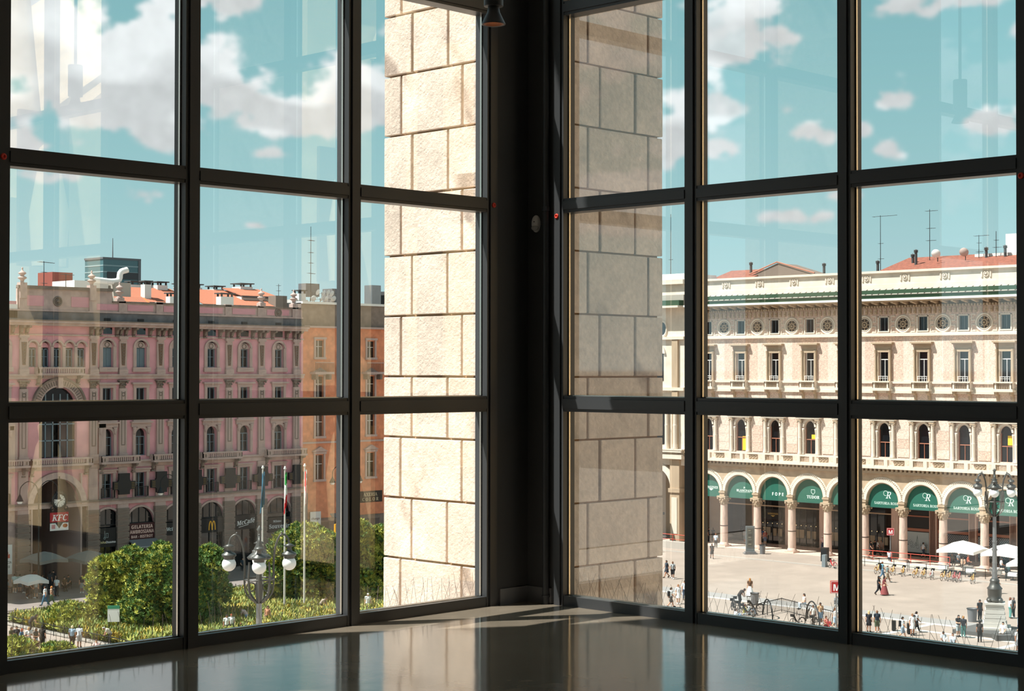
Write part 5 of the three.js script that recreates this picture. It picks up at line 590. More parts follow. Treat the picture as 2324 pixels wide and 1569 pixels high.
// ---------------------------------------------------------------- people
const POSE = {};
{
  const seg = (p, a, b, ra, rb) => { const abx = b[0] - a[0], aby = b[1] - a[1], abz = b[2] - a[2], l = abx * abx + aby * aby + abz * abz || 1e-9; let t = ((p[0] - a[0]) * abx + (p[1] - a[1]) * aby + (p[2] - a[2]) * abz) / l; t = t < 0 ? 0 : t > 1 ? 1 : t; const x = p[0] - a[0] - abx * t, y = p[1] - a[1] - aby * t, z = p[2] - a[2] - abz * t; return [Math.sqrt(x * x + y * y + z * z) - (ra + (rb - ra) * t), t]; };
  // joints of a standing figure 1.74 m tall, facing +z; each pose changes some of them
  const J0 = { pel: [0, .93, 0], ch: [0, 1.27, 0], nk: [0, 1.46, 0], hd: [0, 1.6, .015], sL: [.175, 1.4, 0], sR: [-.175, 1.4, 0], eL: [.23, 1.13, -.02], eR: [-.23, 1.13, -.02], wL: [.24, .89, .05], wR: [-.24, .89, .05], hL: [.245, .8, .07], hR: [-.245, .8, .07], tL: [.09, .9, 0], tR: [-.09, .9, 0], kL: [.1, .5, .02], kR: [-.1, .5, .02], aL: [.1, .09, -.02], aR: [-.1, .09, -.02], fL: [.12, .045, .15], fR: [-.12, .045, .15] };
  const poses = {
    s: {}, p: { eL: [.22, 1.12, .05], wL: [.1, 1.2, .26], hL: [.05, 1.24, .31], hd: [0, 1.59, .05], eR: [-.22, 1.12, .03], wR: [-.12, 1.12, .24], hR: [-.05, 1.16, .3] },
    w: { kL: [.1, .51, .14], aL: [.1, .1, .27], fL: [.11, .06, .43], kR: [-.1, .5, -.06], aR: [-.1, .16, -.33], fR: [-.11, .06, -.22], eL: [.23, 1.14, -.13], wL: [.22, .92, -.16], hL: [.22, .84, -.12], eR: [-.23, 1.14, .09], wR: [-.21, .96, .23], hR: [-.2, .9, .3] },
    t: { kL: [.11, .5, .42], kR: [-.11, .5, .42], aL: [.12, .09, .4], aR: [-.12, .09, .4], fL: [.13, .045, .56], fR: [-.13, .045, .56], down: .42, eL: [.22, 1.1, .06], wL: [.14, .98, .3], hL: [.1, 1.0, .37], eR: [-.22, 1.1, .06], wR: [-.14, .98, .3], hR: [-.1, 1.0, .37] },
    g: { kL: [.13, .46, .36], kR: [-.13, .46, .36], aL: [.1, .08, .52], aR: [-.1, .08, .52], fL: [.11, .045, .67], fR: [-.11, .045, .67], down: .8, eL: [.22, 1.12, .12], wL: [.12, 1.1, .36], hL: [.06, 1.1, .42], eR: [-.22, 1.12, .12], wR: [-.12, 1.1, .36], hR: [-.06, 1.1, .42] },
    b: { ch: [0, 1.2, .2], nk: [0, 1.3, .36], hd: [0, 1.36, .5], sL: [.175, 1.27, .3], sR: [-.175, 1.27, .3], eL: [.2, 1.02, .38], eR: [-.2, 1.02, .38], wL: [.14, .84, .46], wR: [-.14, .84, .46], hL: [.1, .78, .5], hR: [-.1, .78, .5], kL: [.11, .5, .1], kR: [-.11, .5, .06] },
  };
  for (const [name, ch] of Object.entries(poses)) {
    const J = {}; for (const k in J0) { const v = (ch[k] ?? J0[k]).slice(); if (ch.down && !/^[kaf][LR]$/.test(k)) v[1] -= ch.down; J[k] = v; }
    const bones = [['pel', 'ch', .135, .15, 'top'], ['ch', 'nk', .13, .07, 'top'], ['nk', 'hd', .055, .06, 'skin'], ['sL', 'sR', .075, .075, 'top'], ['tL', 'tR', .115, .115, 'hip']];
    for (const s of 'LR') bones.push(['s' + s, 'e' + s, .055, .045, 'arm'], ['e' + s, 'w' + s, .043, .032, 'fore'], ['w' + s, 'h' + s, .034, .03, 'skin'], ['t' + s, 'k' + s, .098, .066, 'thigh'], ['k' + s, 'a' + s, .064, .042, 'calf'], ['a' + s, 'f' + s, .05, .04, 'shoe']);
    const hd = J.hd; const N = 46, mc = new MarchingCubes(N, new THREE.MeshStandardMaterial(), false, false, 30000), half = N / 2, S = [.46, .95, .72], O = [0, .9, .1];
    const wx = (i) => O[0] + S[0] * (i - half) / half, wy = (i) => O[1] + S[1] * (i - half) / half, wz = (i) => O[2] + S[2] * (i - half) / half;
    const dist = (p) => { let m = 9, lab = '', tt = 0, best = 9; for (const [a, b, ra, rb, l] of bones) { const [d, t] = seg(p, J[a], J[b], ra, rb); if (d < best) { best = d; lab = l; tt = t; } const k = .035, h = Math.max(k - Math.abs(m - d), 0) / k; m = Math.min(m, d) - h * h * k * .25; } // the head: an egg with a nose
      const ex = (p[0] - hd[0]) / .076, ey = (p[1] - hd[1] - .01) / .118, ez = (p[2] - hd[2]) / .095, e = (Math.sqrt(ex * ex + ey * ey + ez * ez) - 1) * .085, [dn] = seg(p, [hd[0], hd[1] + .01, hd[2] + .09], [hd[0], hd[1] - .02, hd[2] + .105], .008, .014); const he = Math.min(e, dn); if (he < best) { best = he; lab = 'head'; } return [Math.min(m, he), lab, tt]; };
    mc.isolation = 0; for (let z = 0; z < N; z++) for (let y = 0; y < N; y++) for (let x = 0; x < N; x++) mc.field[z * N * N + y * N + x] = -dist([wx(x), wy(y), wz(z)])[0];
    mc.update(); const n = mc.count, pa = mc.positionArray, reg = { body: [], top: [], sleeve: [], hip: [], thigh: [], calf: [], shoe: [], hair: [], lens: [] };
    const pos = new Float32Array(n * 3); for (let i = 0; i < n; i++) { pos[3 * i] = O[0] + S[0] * pa[3 * i]; pos[3 * i + 1] = O[1] + S[1] * pa[3 * i + 1]; pos[3 * i + 2] = O[2] + S[2] * pa[3 * i + 2]; }
    const nor = new Float32Array(n * 3), e = .008; for (let i = 0; i < n; i++) { const p = [pos[3 * i], pos[3 * i + 1], pos[3 * i + 2]]; const g = [0, 1, 2].map((k) => { const a = p.slice(), b = p.slice(); a[k] += e; b[k] -= e; return dist(a)[0] - dist(b)[0]; }), l = Math.hypot(...g) || 1; for (let k = 0; k < 3; k++) nor[3 * i + k] = g[k] / l; }
    for (let t = 0; t < n; t += 3) {
      const c = [0, 1, 2].map((k) => (pos[3 * t + k] + pos[3 * t + 3 + k] + pos[3 * t + 6 + k]) / 3), [, lab, tt] = dist(c); reg.body.push(t);
      if (lab === 'top') reg[c[1] < J.pel[1] + .03 ? 'hip' : 'top'].push(t); else if (lab === 'arm') reg[tt < .62 ? 'top' : 'sleeve'].push(t); else if (lab === 'fore') reg.sleeve.push(t); else if (lab === 'hip') reg.hip.push(t); else if (lab === 'thigh') reg.thigh.push(t); else if (lab === 'calf') reg.calf.push(t); else if (lab === 'shoe') reg.shoe.push(t);
      if (lab === 'head' && (c[1] > hd[1] + .045 || (c[2] < hd[2] - .01 && c[1] > hd[1] - .06))) reg.hair.push(t);
    }
    const geo = (tris, off) => { const a = new Float32Array(tris.length * 9), b = new Float32Array(tris.length * 9); tris.forEach((t, q) => { for (let k = 0; k < 9; k++) { a[q * 9 + k] = pos[3 * t + k] + nor[3 * t + k] * off; b[q * 9 + k] = nor[3 * t + k]; } }); const g = new THREE.BufferGeometry(); g.setAttribute('position', new THREE.BufferAttribute(a, 3)); g.setAttribute('normal', new THREE.BufferAttribute(b, 3)); g.setAttribute('uv', new THREE.BufferAttribute(new Float32Array(tris.length * 6), 2)); return g; };
    POSE[name] = { J, body: geo(reg.body, 0), top: geo(reg.top, .014), long: geo([...reg.hip, ...reg.thigh, ...reg.calf], .016), shorts: geo([...reg.hip, ...reg.thigh], .022), hips: geo(reg.hip, .016), shoe: geo(reg.shoe, .012), hair: geo(reg.hair, .018), hd };
  }
}
{
  const cache = {}, mat = (hex, r = .85) => (cache[hex] ??= new THREE.MeshStandardMaterial({ color: parseInt(hex, 16), roughness: r })), skins = ['c68f72', 'b57e60', 'd9a88a', '8a5a40', 'cf9c80'], shoes = ['e2e2e0', '2a2a2c', 'd8d4cc', '5a4a3c'];
  const chairG = join([box(-.22, .22, .42, .46, -.22, .22), box(-.22, .22, .55, .86, -.24, -.2), ...[[-1, -1], [1, -1], [-1, 1], [1, 1]].map(([a, b]) => tube([[a * .2, 0, b * .2], [a * .2, b < 0 ? .86 : .43, b * .2]], .014, 5))]);
  const skirts = { k: lathe([[.15, .98], [.17, .9], [.23, .48], [.22, .47], [.14, .9]], 18), d: lathe([[.16, 1.02], [.175, .9], [.225, .55], [.215, .54], [.14, .95]], 18), m: lathe([[.15, .99], [.175, .9], [.29, .5], [.4, .1], [.39, .1], [.28, .5], [.14, .92]], 20) };
  const pack = join([new THREE.BoxGeometry(.28, .42, .14, 3, 3, 2).translate(0, 1.2, -.21), box(-.13, -.09, 1.0, 1.42, -.18, .14).scale(1, 1, 1), box(.09, .13, 1.0, 1.42, -.18, .14)]);
  const longHair = lathe([[.02, .12], [.085, .08], [.1, 0], [.1, -.16], [.075, -.3], [.02, -.33]], 12).scale(1, 1, .7).translate(0, .02, -.045), capG = join([new THREE.SphereGeometry(.098, 14, 8, 0, 7, 0, 1.6).translate(0, .035, 0), new THREE.CylinderGeometry(.08, .08, .012, 14).scale(.9, 1, .8).translate(0, .045, .09)]);
  const PEOPLE = [
['p',63.4,-114.82,100,'4a4a33','15161a','j','3a2a1c','','person in an olive shirt at the left end of the nearest group'],
['s',63.94,-114.94,170,'1c1d22','1c1d22','j','2a1c14','','person in black behind the olive shirted person'],
['p',63.61,-113.63,95,'3f6a86','4a7390','d','a8431c','l','person in a blue patterned dress'],
['p',64.11,-113.45,150,'d8d5d2','2e5a2a','k','b08a5a','l','person in a white top and green skirt'],
['p',64.23,-112.68,110,'16171b','a9bccb','k','2a1a14','','person in a black top and pale blue skirt'],
['s',65.06,-113.16,10,'191412','15100e','o','1a1210','','person in a black shirt and black shorts seen from behind'],
['u',67.12,-127.8,20,'131318','131318','j','14100e','','seated person in black on the railing by the flower bed'],
['b',68.46,-120.96,70,'121317','141519','j','15100d','l','person in black leaning on the railing'],
['s',66.89,-111.98,5,'8fa3b5','3a2a22','j','e0c9a0','','person in a light blue shirt and brown trousers'],
['s',67.52,-112.02,0,'dfe4ea','a8a8a8','o','15110f','','person in a white T-shirt with a dark print and grey shorts'],
['b',69.69,-111.18,250,'c4bcae','6a6258','j','d8d4cc','h','bending person in a beige shirt and cap by the hedge'],
['g',67.42,-109.47,180,'e0b9b4','5a4a44','j','5a3a2a','','seated person in pink and white below the bending person'],
['b',62.75,-110.04,160,'6a4434','3a2a20','j','2a1a12','','crouching person beside the near bush at the bottom left'],
['w',76.68,-132.93,275,'d9d8d4','4a6f86','j','3a241a','','person in a white T-shirt and jeans walking in the street'],
['w',77.17,-132.71,85,'c9a184','55654a','j','c07a3a','k','bare-backed walker in camouflage trousers with a backpack'],
['s',80.67,-137.79,10,'d3d6d4','22242a','j','1a1412','','person in a white T-shirt and dark trousers at the edge of the shade'],
['s',79.08,-142.6,0,'9fb8b4','6a5a48','o','2a1c14','','person in a mint T-shirt in the shade, left of two'],
['s',79.71,-142.78,15,'a9c2bd','5d6a72','o','1a1410','','person in a mint T-shirt in the shade, right of two'],
['s',79.76,-141.91,200,'24262b','2b2d33','j','1c1512','','dark-clothed person just right of the mint T-shirts'],
['p',78.11,-138.57,120,'7d7a76','1d1e22','o','20160f','','person in a grey top and black shorts in the shade'],
['w',78.16,-138.04,90,'1a1b1f','24252a','j','1a120e','','walker in black in front of the shaded crowd'],
['s',78.67,-138.02,160,'c9ccc9','55585c','k','2c1e16','l','person in a white top and grey skirt in the shaded crowd'],
['s',80.31,-140.35,30,'b7bfc0','31343a','j','1a1512','','person in a pale shirt under the dark parasol, on the left'],
['s',80.89,-140.79,80,'aeb9ba','2c2e33','j','2c2017','','person in a pale shirt under the dark parasol, on the right'],
['s',81.88,-143.95,140,'6b2f2a','26272b','j','21170f','','person in a dark red shirt in the passage mouth'],
['s',82.54,-142.24,20,'3b3e44','1b1c20','j','1a1310','','dark-clothed person behind the white T-shirted one'],
['s',83.17,-142.66,200,'2d3036','24262b','j','120e0c','','dark-clothed person at the right of the shaded crowd'],
['t',83.12,-140.61,150,'5b3d22','2a2420','j','2a1c12','','seated person in brown beside the hedge, nearer the crowd'],
['t',84.18,-141.65,200,'33383c','24262a','j','1d1511','','seated person in grey beside the hedge'],
['t',78.6,-143.08,80,'6f7f86','2a2d33','j','2c2018','','seated person in blue grey at the left edge of the shade'],
['s',83.52,-138.15,170,'1d1e22','8a8780','k','17110e','','person with a pale bag at the corner of the hedge'],
['b',82.59,-111.35,280,'d7b7ae','8fa6c0','j','8a6a4a','','bending person in a pale top below the left lamp post'],
['s',79.03,-108.55,170,'e2e2e0','55606a','j','9a4a2a','','person in white at the foot of the left view, on the right'],
['s',78.38,-108.28,160,'e6e6e4','3a3f46','j','2a1a14','','person in white at the foot of the left view, on the left'],
['g',79.83,-108.37,120,'e4e4e2','70695f','j','7a4a30','','seated person in white under the long grass'],
['b',91.2,-112.39,100,'a39486','5a5048','j','3a2a1c','','stooping person in grey brown beside the right hedge'],
['s',94.4,-109.92,170,'e6e6e8','c2d6e4','o','e8e4de','h','person in white with a white cap beside the stone pier'],
['s',83.8,-110.14,190,'c98a6a','6a5a4a','j','4a2a1c','','person in an orange top low behind the bird spikes'],
['s',116.41,-133.52,150,'c2572e','aebfd2','o','6a3a28','','person in orange and pale blue at the edge of the pier'],
['s',104.83,-146.19,30,'2f5a5e','23262b','j','17110e','','person in teal outside the yellow lettered shop'],
['s',117.75,-165.64,140,'7a6a5a','2a2a2c','j','2a1c12','','person in tan in front of the yellow lettered shop'],
['t',104.75,-141.93,160,'3a444c','25282c','j','16100d','','seated person in dark clothes left of the lamp post'],
['s',102.7,-143.98,10,'5d7f94','2a2d34','j','1a1210','','person in blue walking past the shaded shops'],
['w',132.21,-107.59,250,'1d2a3a','1d2a3a','d','2a1a14','','person in a short navy dress beside the stone pier'],
['w',131.89,-106.53,190,'a6aaac','1b1c20','o','6a4a34','k','person in a grey T-shirt, black shorts and a backpack'],
['w',115.83,-93.77,80,'cfd2d0','22262c','o','3a2a1c','k','person with a dark shoulder bag behind the bird spikes'],
['s',118.09,-94.73,170,'e6e4e2','e6e4e2','d','8a5a34','l','person in a short white dress near the right mullion'],
['s',120.54,-95.97,170,'e2e4e6','4a5a70','j','3a2a1e','','person in a white shirt half hidden by the right mullion'],
['s',157.56,-120.76,15,'c7d6e6','1a1b1f','j','7a4a2c','','person in a pale blue shirt and dark trousers by the first column'],
['w',149.24,-114.93,180,'17161a','17161a','d','2a1a12','','person in a short black dress walking from the arcade'],
['s',164.76,-121.89,60,'8d9296','7f868c','o','2a1f18','','person in grey by the information pillar'],
['s',164.62,-118.78,185,'8a3a30','4a5a78','o','3a2418','','person in a red shirt and blue shorts under the arcade'],
['s',165.98,-120.02,170,'31537a','23262c','j','1a1310','','person in blue beside the red shirted one'],
['s',162.78,-125.85,120,'2a2624','22201f','j','15100d','','dark figure in the arcade at the left'],
['s',163.54,-125.76,200,'3a302c','2a2624','j','1a1210','','brownish figure in the arcade behind the pale blue shirt'],
['s',164.28,-110.39,150,'d9b9b6','3a4a6a','j','e4e0da','h','person in pale pink with a white head covering by a column'],
['s',126.76,-93.18,10,'5a3a22','eceae6','m','b0763a','l','person in a flaring long white skirt with hands raised'],
['u',119.15,-81.9,260,'e0c4ba','c8d4e0','j','2a1a12','l','person sitting on the metro railing'],
['g',127.54,-84.17,200,'8a8d90','6a6d70','j','e6e6e6','h','seated person in grey with a white cap by the metro sign'],
['b',121.35,-90.38,120,'3a302c','1b1b1e','j','1d1512','','dark-clothed person bending over the parked bicycles'],
['g',116.74,-86.37,90,'d9cf6a','c9d2d8','j','5a3422','','person in a yellow top sitting among the bicycles'],
['g',117.41,-86.37,100,'e4e6e8','a9b6c4','j','14100e','','person in white sitting among the bicycles'],
['g',113.97,-85.25,80,'dfe3e6','8fa0b4','j','2a1a14','','person in white low at the window edge among bicycles'],
['s',115.99,-78.87,160,'e8e2da','d9d0c4','j','4a3222','','person in cream behind the metro railing'],
['s',117.15,-78.93,175,'c9a27e','8fb0cc','o','1a1310','','person in tan with pale blue shorts behind the metro railing'],
['g',116.03,-77.62,150,'d98a7a','a83a3a','j','3a1f16','','person in pink beside the red bar'],
['w',116.0,-76.75,90,'ece4de','9db6cc','o','7a4a2c','l','person in a white top and denim shorts by the mullion'],
['w',162.57,-102.82,120,'16161a','16161a','d','1a120e','l','person in a black dress by the boarded shop front'],
['s',163.69,-102.98,150,'141418','18181c','j','120e0c','','person in black by the boarded shop front'],
['w',164.31,-103.0,100,'d8d6d2','4a4640','j','4a3020','','person in a white top by the boarded shop front'],
['s',165.01,-102.95,200,'9a8478','7a6a5e','j','2a1c14','','person in beige by the boarded shop front'],
['w',165.98,-98.14,80,'dfe2e4','3a4658','o','3a2a1e','','person in a white T-shirt walking under the arcade'],
['u',156.92,-96.88,20,'d3dbe4','2a2d33','j','1a1310','','seated person in white behind the red handrail'],
['w',146.91,-91.55,90,'6f9cb0','5d7f9a','j','6a4226','k','person in blue walking behind the pair in dark red'],
['w',144.77,-89.64,100,'7f8d8c','a08f7a','o','d4cfc8','h','person in a grey-green T-shirt and beige shorts with a cap'],
['w',136.19,-85.26,110,'16181f','161a24','j','15100d','l','dark-clothed walker of the close pair in the open square'],
['w',136.34,-84.75,100,'7a3a3c','8a4444','m','1a110e','l','walker in a long dusty red dress in the open square'],
['w',144.8,-77.8,80,'6a2a24','4a1c1c','m','8a5a3a','','person in a dark red dress walking behind the lamp post'],
['s',128.16,-70.43,160,'17181c','15161a','j','17110e','','person in black standing beside the lamp pedestal'],
['s',131.16,-69.23,90,'e2e2e0','5d9a94','j','7a4a30','l','person in a white top and teal trousers of the embracing pair'],
['s',131.6,-69.15,270,'3a3638','1d1d21','j','8a8078','','person in stripes of the embracing pair'],
['p',119.16,-67.37,150,'16171a','a9b6ba','o','15100e','','person in a black T-shirt and pale shorts near the lamp'],
['s',119.05,-66.85,20,'2a2d33','4f8580','j','a8743a','k','person in teal trousers with a dark backpack near the lamp'],
['s',117.98,-64.85,10,'2a2320','1f1a18','j','1a1210','','slim dark-clothed person in front of the lamp pedestal'],
['w',118.83,-70.91,90,'e0e2e4','24282f','j','1a1512','k','person in white with a black backpack behind the spikes'],
['s',117.2,-70.3,170,'eceae8','eceae8','d','8a6a4a','','person in a white dress behind the spikes'],
['w',115.08,-69.91,100,'d6dbe0','8fa0b0','o','2a1c16','k','person in pale clothes with a bag behind the spikes'],
['s',116.33,-73.75,20,'1d1f26','1d2028','d','d9b88a','l','person in a long dark dress by a suitcase'],
['s',116.48,-73.08,5,'1d2836','56604a','o','7a5238','','person in a navy T-shirt and olive shorts by a suitcase'],
['g',115.6,-66.63,170,'c9d0d4','e6e4e0','j','12100f','','seated person in white at the lower edge'],
['g',115.17,-65.57,200,'d4d4d6','9aa0a8','j','4a3020','','seated person in grey white at the lower edge'],
['u',120.66,-64.3,215,'dfe3e8','d8d4cc','o','2a1c16','','person in a white shirt sitting on the dark stone block'],
['s',122.4,-63.81,260,'a9c6dc','4a6a94','j','8a6a50','','person in pale blue at the right window edge'],
['s',116.06,-60.63,170,'e2e0de','a9aab0','o','caa68a','','person in a white T-shirt at the bottom right'],
['t',160.94,-91.71,170,'5a5040','3a342c','j','8a7a68','','diner in brown at the first white table'],
['t',162.19,-91.62,150,'8a9298','3a3e44','j','d8d4cc','h','diner with a white cap at the first white table'],
['t',159.6,-89.63,200,'c9a890','6a5a4c','j','6a4a34','','diner in light brown behind the second table'],
['t',161.43,-90.07,100,'a8553c','3a2a24','j','5a3a26','','diner in rust red behind the second table'],
['t',161.01,-85.99,90,'d6d8da','2a2d33','j','2a1d16','','diner in white at the third table'],
['t',156.6,-82.89,60,'7fa3a8','9a968e','j','d0c8be','','diner in a teal shirt with back to the square'],
['s',166.35,-87.47,150,'1c1d21','1c1d21','j','1d1512','','waiting person in black under the parasols'],
['s',165.18,-88.63,180,'c9ccce','202226','j','2a1e18','','person in white carrying a cloth under the parasols']
  ];
  PEOPLE.forEach(([pose, x, z, face, top, bot, bt, hair, ex, label], i) => {
    const d = POSE[pose === 'u' ? 't' : pose]; let y = z < -131.5 ? .16 : x > 152 ? .1 : 0; if (pose === 'u') y = /block/.test(label) ? .03 : /flower bed/.test(label) ? .44 : /metro railing/.test(label) ? .72 : .45;
    const o = thing('person', label, 'person', [x, y, z], (134.4 - face) * Math.PI / 180), skin = mat(skins[(i * 7) % 5], .6); o.scale.setScalar(.97 + .07 * NT[i * 13]);
    part('body', d.body, skin, o); part('top', d.top, mat(top), o);
    if (bt === 'j') part('trousers', d.long, mat(bot), o); else if (bt === 'o') part('shorts', d.shorts, mat(bot), o); else { part('skirt', skirts[bt], mat(bot), o); if (bt === 'd') part('bodice', d.hips, mat(bot), o); }
    part('shoes', d.shoe, mat(shoes[(i * 5) % 4]), o);
    if (ex.includes('h')) { const h = part('cap', capG, mat(hair), o); h.position.set(...d.hd); } else part('hair', d.hair, mat(hair), o);
    if (ex.includes('l')) { const h = part('long_hair', longHair, mat(hair), o); h.position.set(...d.hd); }
    if (ex.includes('k')) { const h = part('backpack', pack, mat('1c1f25'), o); }
    if (pose === 't') { const c = solo('cafe_chair', chairG, M.metalDark, 'chair of the ' + label.split(' ').slice(0, 9).join(' '), 'chair', [x, 0, z], o.rotation.y, 'cafe chairs'); }
  });
}

// ---------------------------------------------------------------- roofs, chimneys and aerials
{
  const grey = M.grey, whiteW = std([.72, .7, .67], .8), capM = std([.07, .07, .072], .8), thin = M.metalDark;
  const ridge = (w, d, pitch = .28) => { const g = []; for (let x = 0; x < w; x += pitch) g.push(new THREE.CylinderGeometry(.13, .13, d, 6, 1, true, -Math.PI / 2, Math.PI).rotateX(Math.PI / 2).rotateZ(0).translate(x + .14, 0, d / 2)); return join(g); };
  const tiled = (label, x0, x1, y0, y1, z0, z1) => { const t = thing('tiled_roof', label, 'roof'), d = Math.hypot(z1 - z0, y1 - y0), a = Math.atan2(y1 - y0, z0 - z1); const rg = ridge(x1 - x0, d); const o = part('tiles', rg, M.tile, t); o.userData.kind = 'stuff'; o.position.set(x0, y1, z1); o.rotation.x = a; part('eaves_board', box(x0, x1, y0 - .25, y0 - .02, z0 - .2, z0), capM, t); part('boarding', (() => { const g = box(0, x1 - x0, -.12, -.02, 0, d); return g; })(), M.tileDark, t).position.set(x0, y1, z1); t.children[t.children.length - 1].rotation.x = a; part('walls', box(x0 + .1, x1 - .1, 27, y0 - .1, z1, z0 - .3), whiteW, t); };
  tiled('orange tiled roof at the left, above the pink palazzo', 97.6, 105.6, 28.3, 30.1, -151.6, -157); tiled('long orange tiled roof right of the left mullion', 106.6, 116.4, 28.3, 30.2, -151.6, -157.5); tiled('small orange tiled roof of the dormer', 113.2, 118.2, 29.5, 30.5, -153.6, -157.5); tiled('narrow strip of orange tiles behind the parapet', 94.6, 98, 27.9, 28.7, -149, -150.6);
  const chim = (label, x, y0, y1, z, w, d = w, m = whiteW) => { const t = thing('chimney', label, 'chimney', [x, 0, z], 0, 'chimneys on the left roofs'); part('stack', box(-w / 2, w / 2, y0, y1, -d / 2, d / 2), m, t); part('cap', [box(-w / 2 - .15, w / 2 + .15, y1 + .3, y1 + .42, -d / 2 - .15, d / 2 + .15), ...[[-1, -1], [1, -1], [-1, 1], [1, 1]].map(([a, b]) => box(a * w * .4 - .08, a * w * .4 + .08, y1, y1 + .32, b * d * .4 - .08, b * d * .4 + .08))], capM, t); };
  chim('white chimney left of the first tiled roof', 100.2, 27.5, 30.2, -153.2, .8); chim('low wide chimney behind the first tiled roof', 102.4, 29.5, 30.4, -158, 2.6, 1); chim('white chimney in front of the first tiled roof', 102.3, 27.5, 28.9, -151, 1.6, .8); chim('chimney at the right end of the first tiled roof', 104.4, 29.4, 30.4, -157, 1.3); chim('chimney right of the left mullion', 109.2, 29.4, 30.4, -158.5, 3.2, 1); chim('small square chimney on the long roof', 112.9, 29.6, 30.3, -158.4, 1.4); chim('square chimney over the dormer', 116.4, 30.0, 30.7, -158, 1.7); chim('white chimney in front of the long roof', 108.9, 27.5, 29.1, -151, 1.7, .9); chim('grey chimney at the far left edge', 79.6, 27, 30.2, -150, 1.0, 1, grey); chim('chimney left of the satellite dishes', 119.3, 28.4, 29.8, -151, 1.0);
  const attic = (name, label, x0, x1, y0, y1, z0, z1, m) => solo(name, box(x0, x1, y0, y1, z0, z1), m, label, 'roof structure');
  attic('roof_hut', 'white rooftop hut beside the middle finial', 91.2, 95.2, 27, 30.3, -157, -152.6, whiteW); attic('roof_hut', 'red brick block on the left roofs', 91.8, 94.2, 29.8, 31.4, -161, -158, std([.28, .07, .05], .85)); attic('roof_hut', 'grey ribbed ventilation shaft behind the parapet', 95.4, 97.3, 27, 30.2, -153.4, -151.6, M.slate); attic('dormer', 'small dormer in front of the small tiled roof', 116.2, 117.8, 27.8, 29.5, -152.8, -151.4, std([.2, .16, .13], .8)); attic('roof_hut', 'white parapet wall right of the dormer', 118.2, 120.2, 28, 29.1, -152, -150.6, whiteW); attic('roof_hut', 'grey box among the dishes', 121.0, 123.0, 29.6, 31.1, -153.4, -152, grey); attic('roof_hut', 'second grey box by the mullion', 124.6, 127, 28.6, 30.6, -153.4, -151.6, grey); attic('roof_hut', 'rooftop tank beside the pier', 130.2, 131.6, 28.6, 31.2, -152.4, -151, M.steel); attic('roof_hut', 'dark rooftop plant beside the pier', 132.2, 135, 28.6, 30.5, -153, -151, capM);
  solo('duct', tube([[93, 30.4, -152], [95.4, 30.3, -152], [96.1, 30.5, -152], [96.3, 31.3, -152], [97.1, 31.6, -152]], .32, 10), M.cloth, 'shiny white duct bending upwards on the left roofs', 'duct');
  for (let i = 0; i < 12; i++) { const x = 120.6 + (i % 6) * .75 + (i > 5 ? .3 : 0), y = 28.6 + (i > 5 ? .7 : 0) + .15 * NT[i]; const t = thing('satellite_dish', (i > 5 ? 'upper' : 'lower') + ' row satellite dish of the cluster, ' + ['leftmost', 'second from left', 'third from left', 'third from right', 'second from right', 'rightmost'][i % 6], 'dish', [x, y, -151 + .3 * NT[i + 50]], NT[i + 9] * 1.2 - .2, 'satellite dishes on the orange building'); part('dish', new THREE.SphereGeometry(.5, 14, 6, 0, 6.3, 0, .8).rotateX(-1.2 + Math.PI).translate(0, .75, .5), M.cloth, t); part('arm', [tube([[0, 0, 0], [0, .7, 0]], .03, 5), tube([[0, .5, 0], [.1, .6, .7]], .02, 5)], thin, t); }
  const aerial = (label, x, z, y0, y1, arms, turn = .4) => { const t = thing('aerial', label, 'aerial', [x, 0, z], turn); part('mast', cyl(.045, .03, y1 - y0, 0, y0, 0, 6), thin, t); for (const [y, w, n] of arms) part('boom', [tube([[-w * .3, y, 0], [w * .7, y, 0]], .025, 5), ...Array.from({ length: n }, (_, i) => tube([[-w * .3 + i * w / n, y, -.28], [-w * .3 + i * w / n, y, .28]], .014, 4))], thin, t); };
  aerial('tall T-shaped aerial above the left parapet', 86.2, -150, 29, 31.9, [[31.8, 2.4, 8], [30.8, .6, 3], [29.7, .7, 3]]); aerial('short aerial left of the red brick block', 88.9, -150.4, 29, 30.8, [[30.7, 1.9, 6]]); aerial('tall lattice aerial above the satellite dishes', 120.9, -151, 29, 37.6, [[36, 1.2, 4], [34.6, .8, 3], [32.2, 1.5, 4], [31, 1.6, 5], [33.4, .7, 3]]); aerial('thin mast beside the finials', 118.6, -154, 27, 31, [[30.8, .4, 2], [30.2, .4, 2]]);
  // far towers
  const tw = thing('office_tower', 'distant glass office tower over the left roofs', 'building', [378.8, 0, -604]); const tg = new THREE.MeshPhysicalMaterial({ color: 0x4a6f74, roughness: .15, ior: 1.6 }); part('shaft', box(-8.8, 8.8, 0, 67, -7, 7), tg, tw); for (let i = 0; i < 14; i++) part('floor_band', box(-8.9, 8.9, 30 + i * 2.6, 30.5 + i * 2.6, -7.1, 7.1), std([.3, .4, .41], .5), tw); part('dark_storey', box(-7, 8.0, 58.6, 61.5, 7, 7.2), capM, tw); part('crown', [box(-9.1, 9.1, 66.6, 67.4, -7.2, 7.2), box(7.8, 9.0, 40, 67, 6.5, 7.3)], grey, tw); part('mast', cyl(.25, .12, 9, 0, 67, 0, 6), grey, tw);
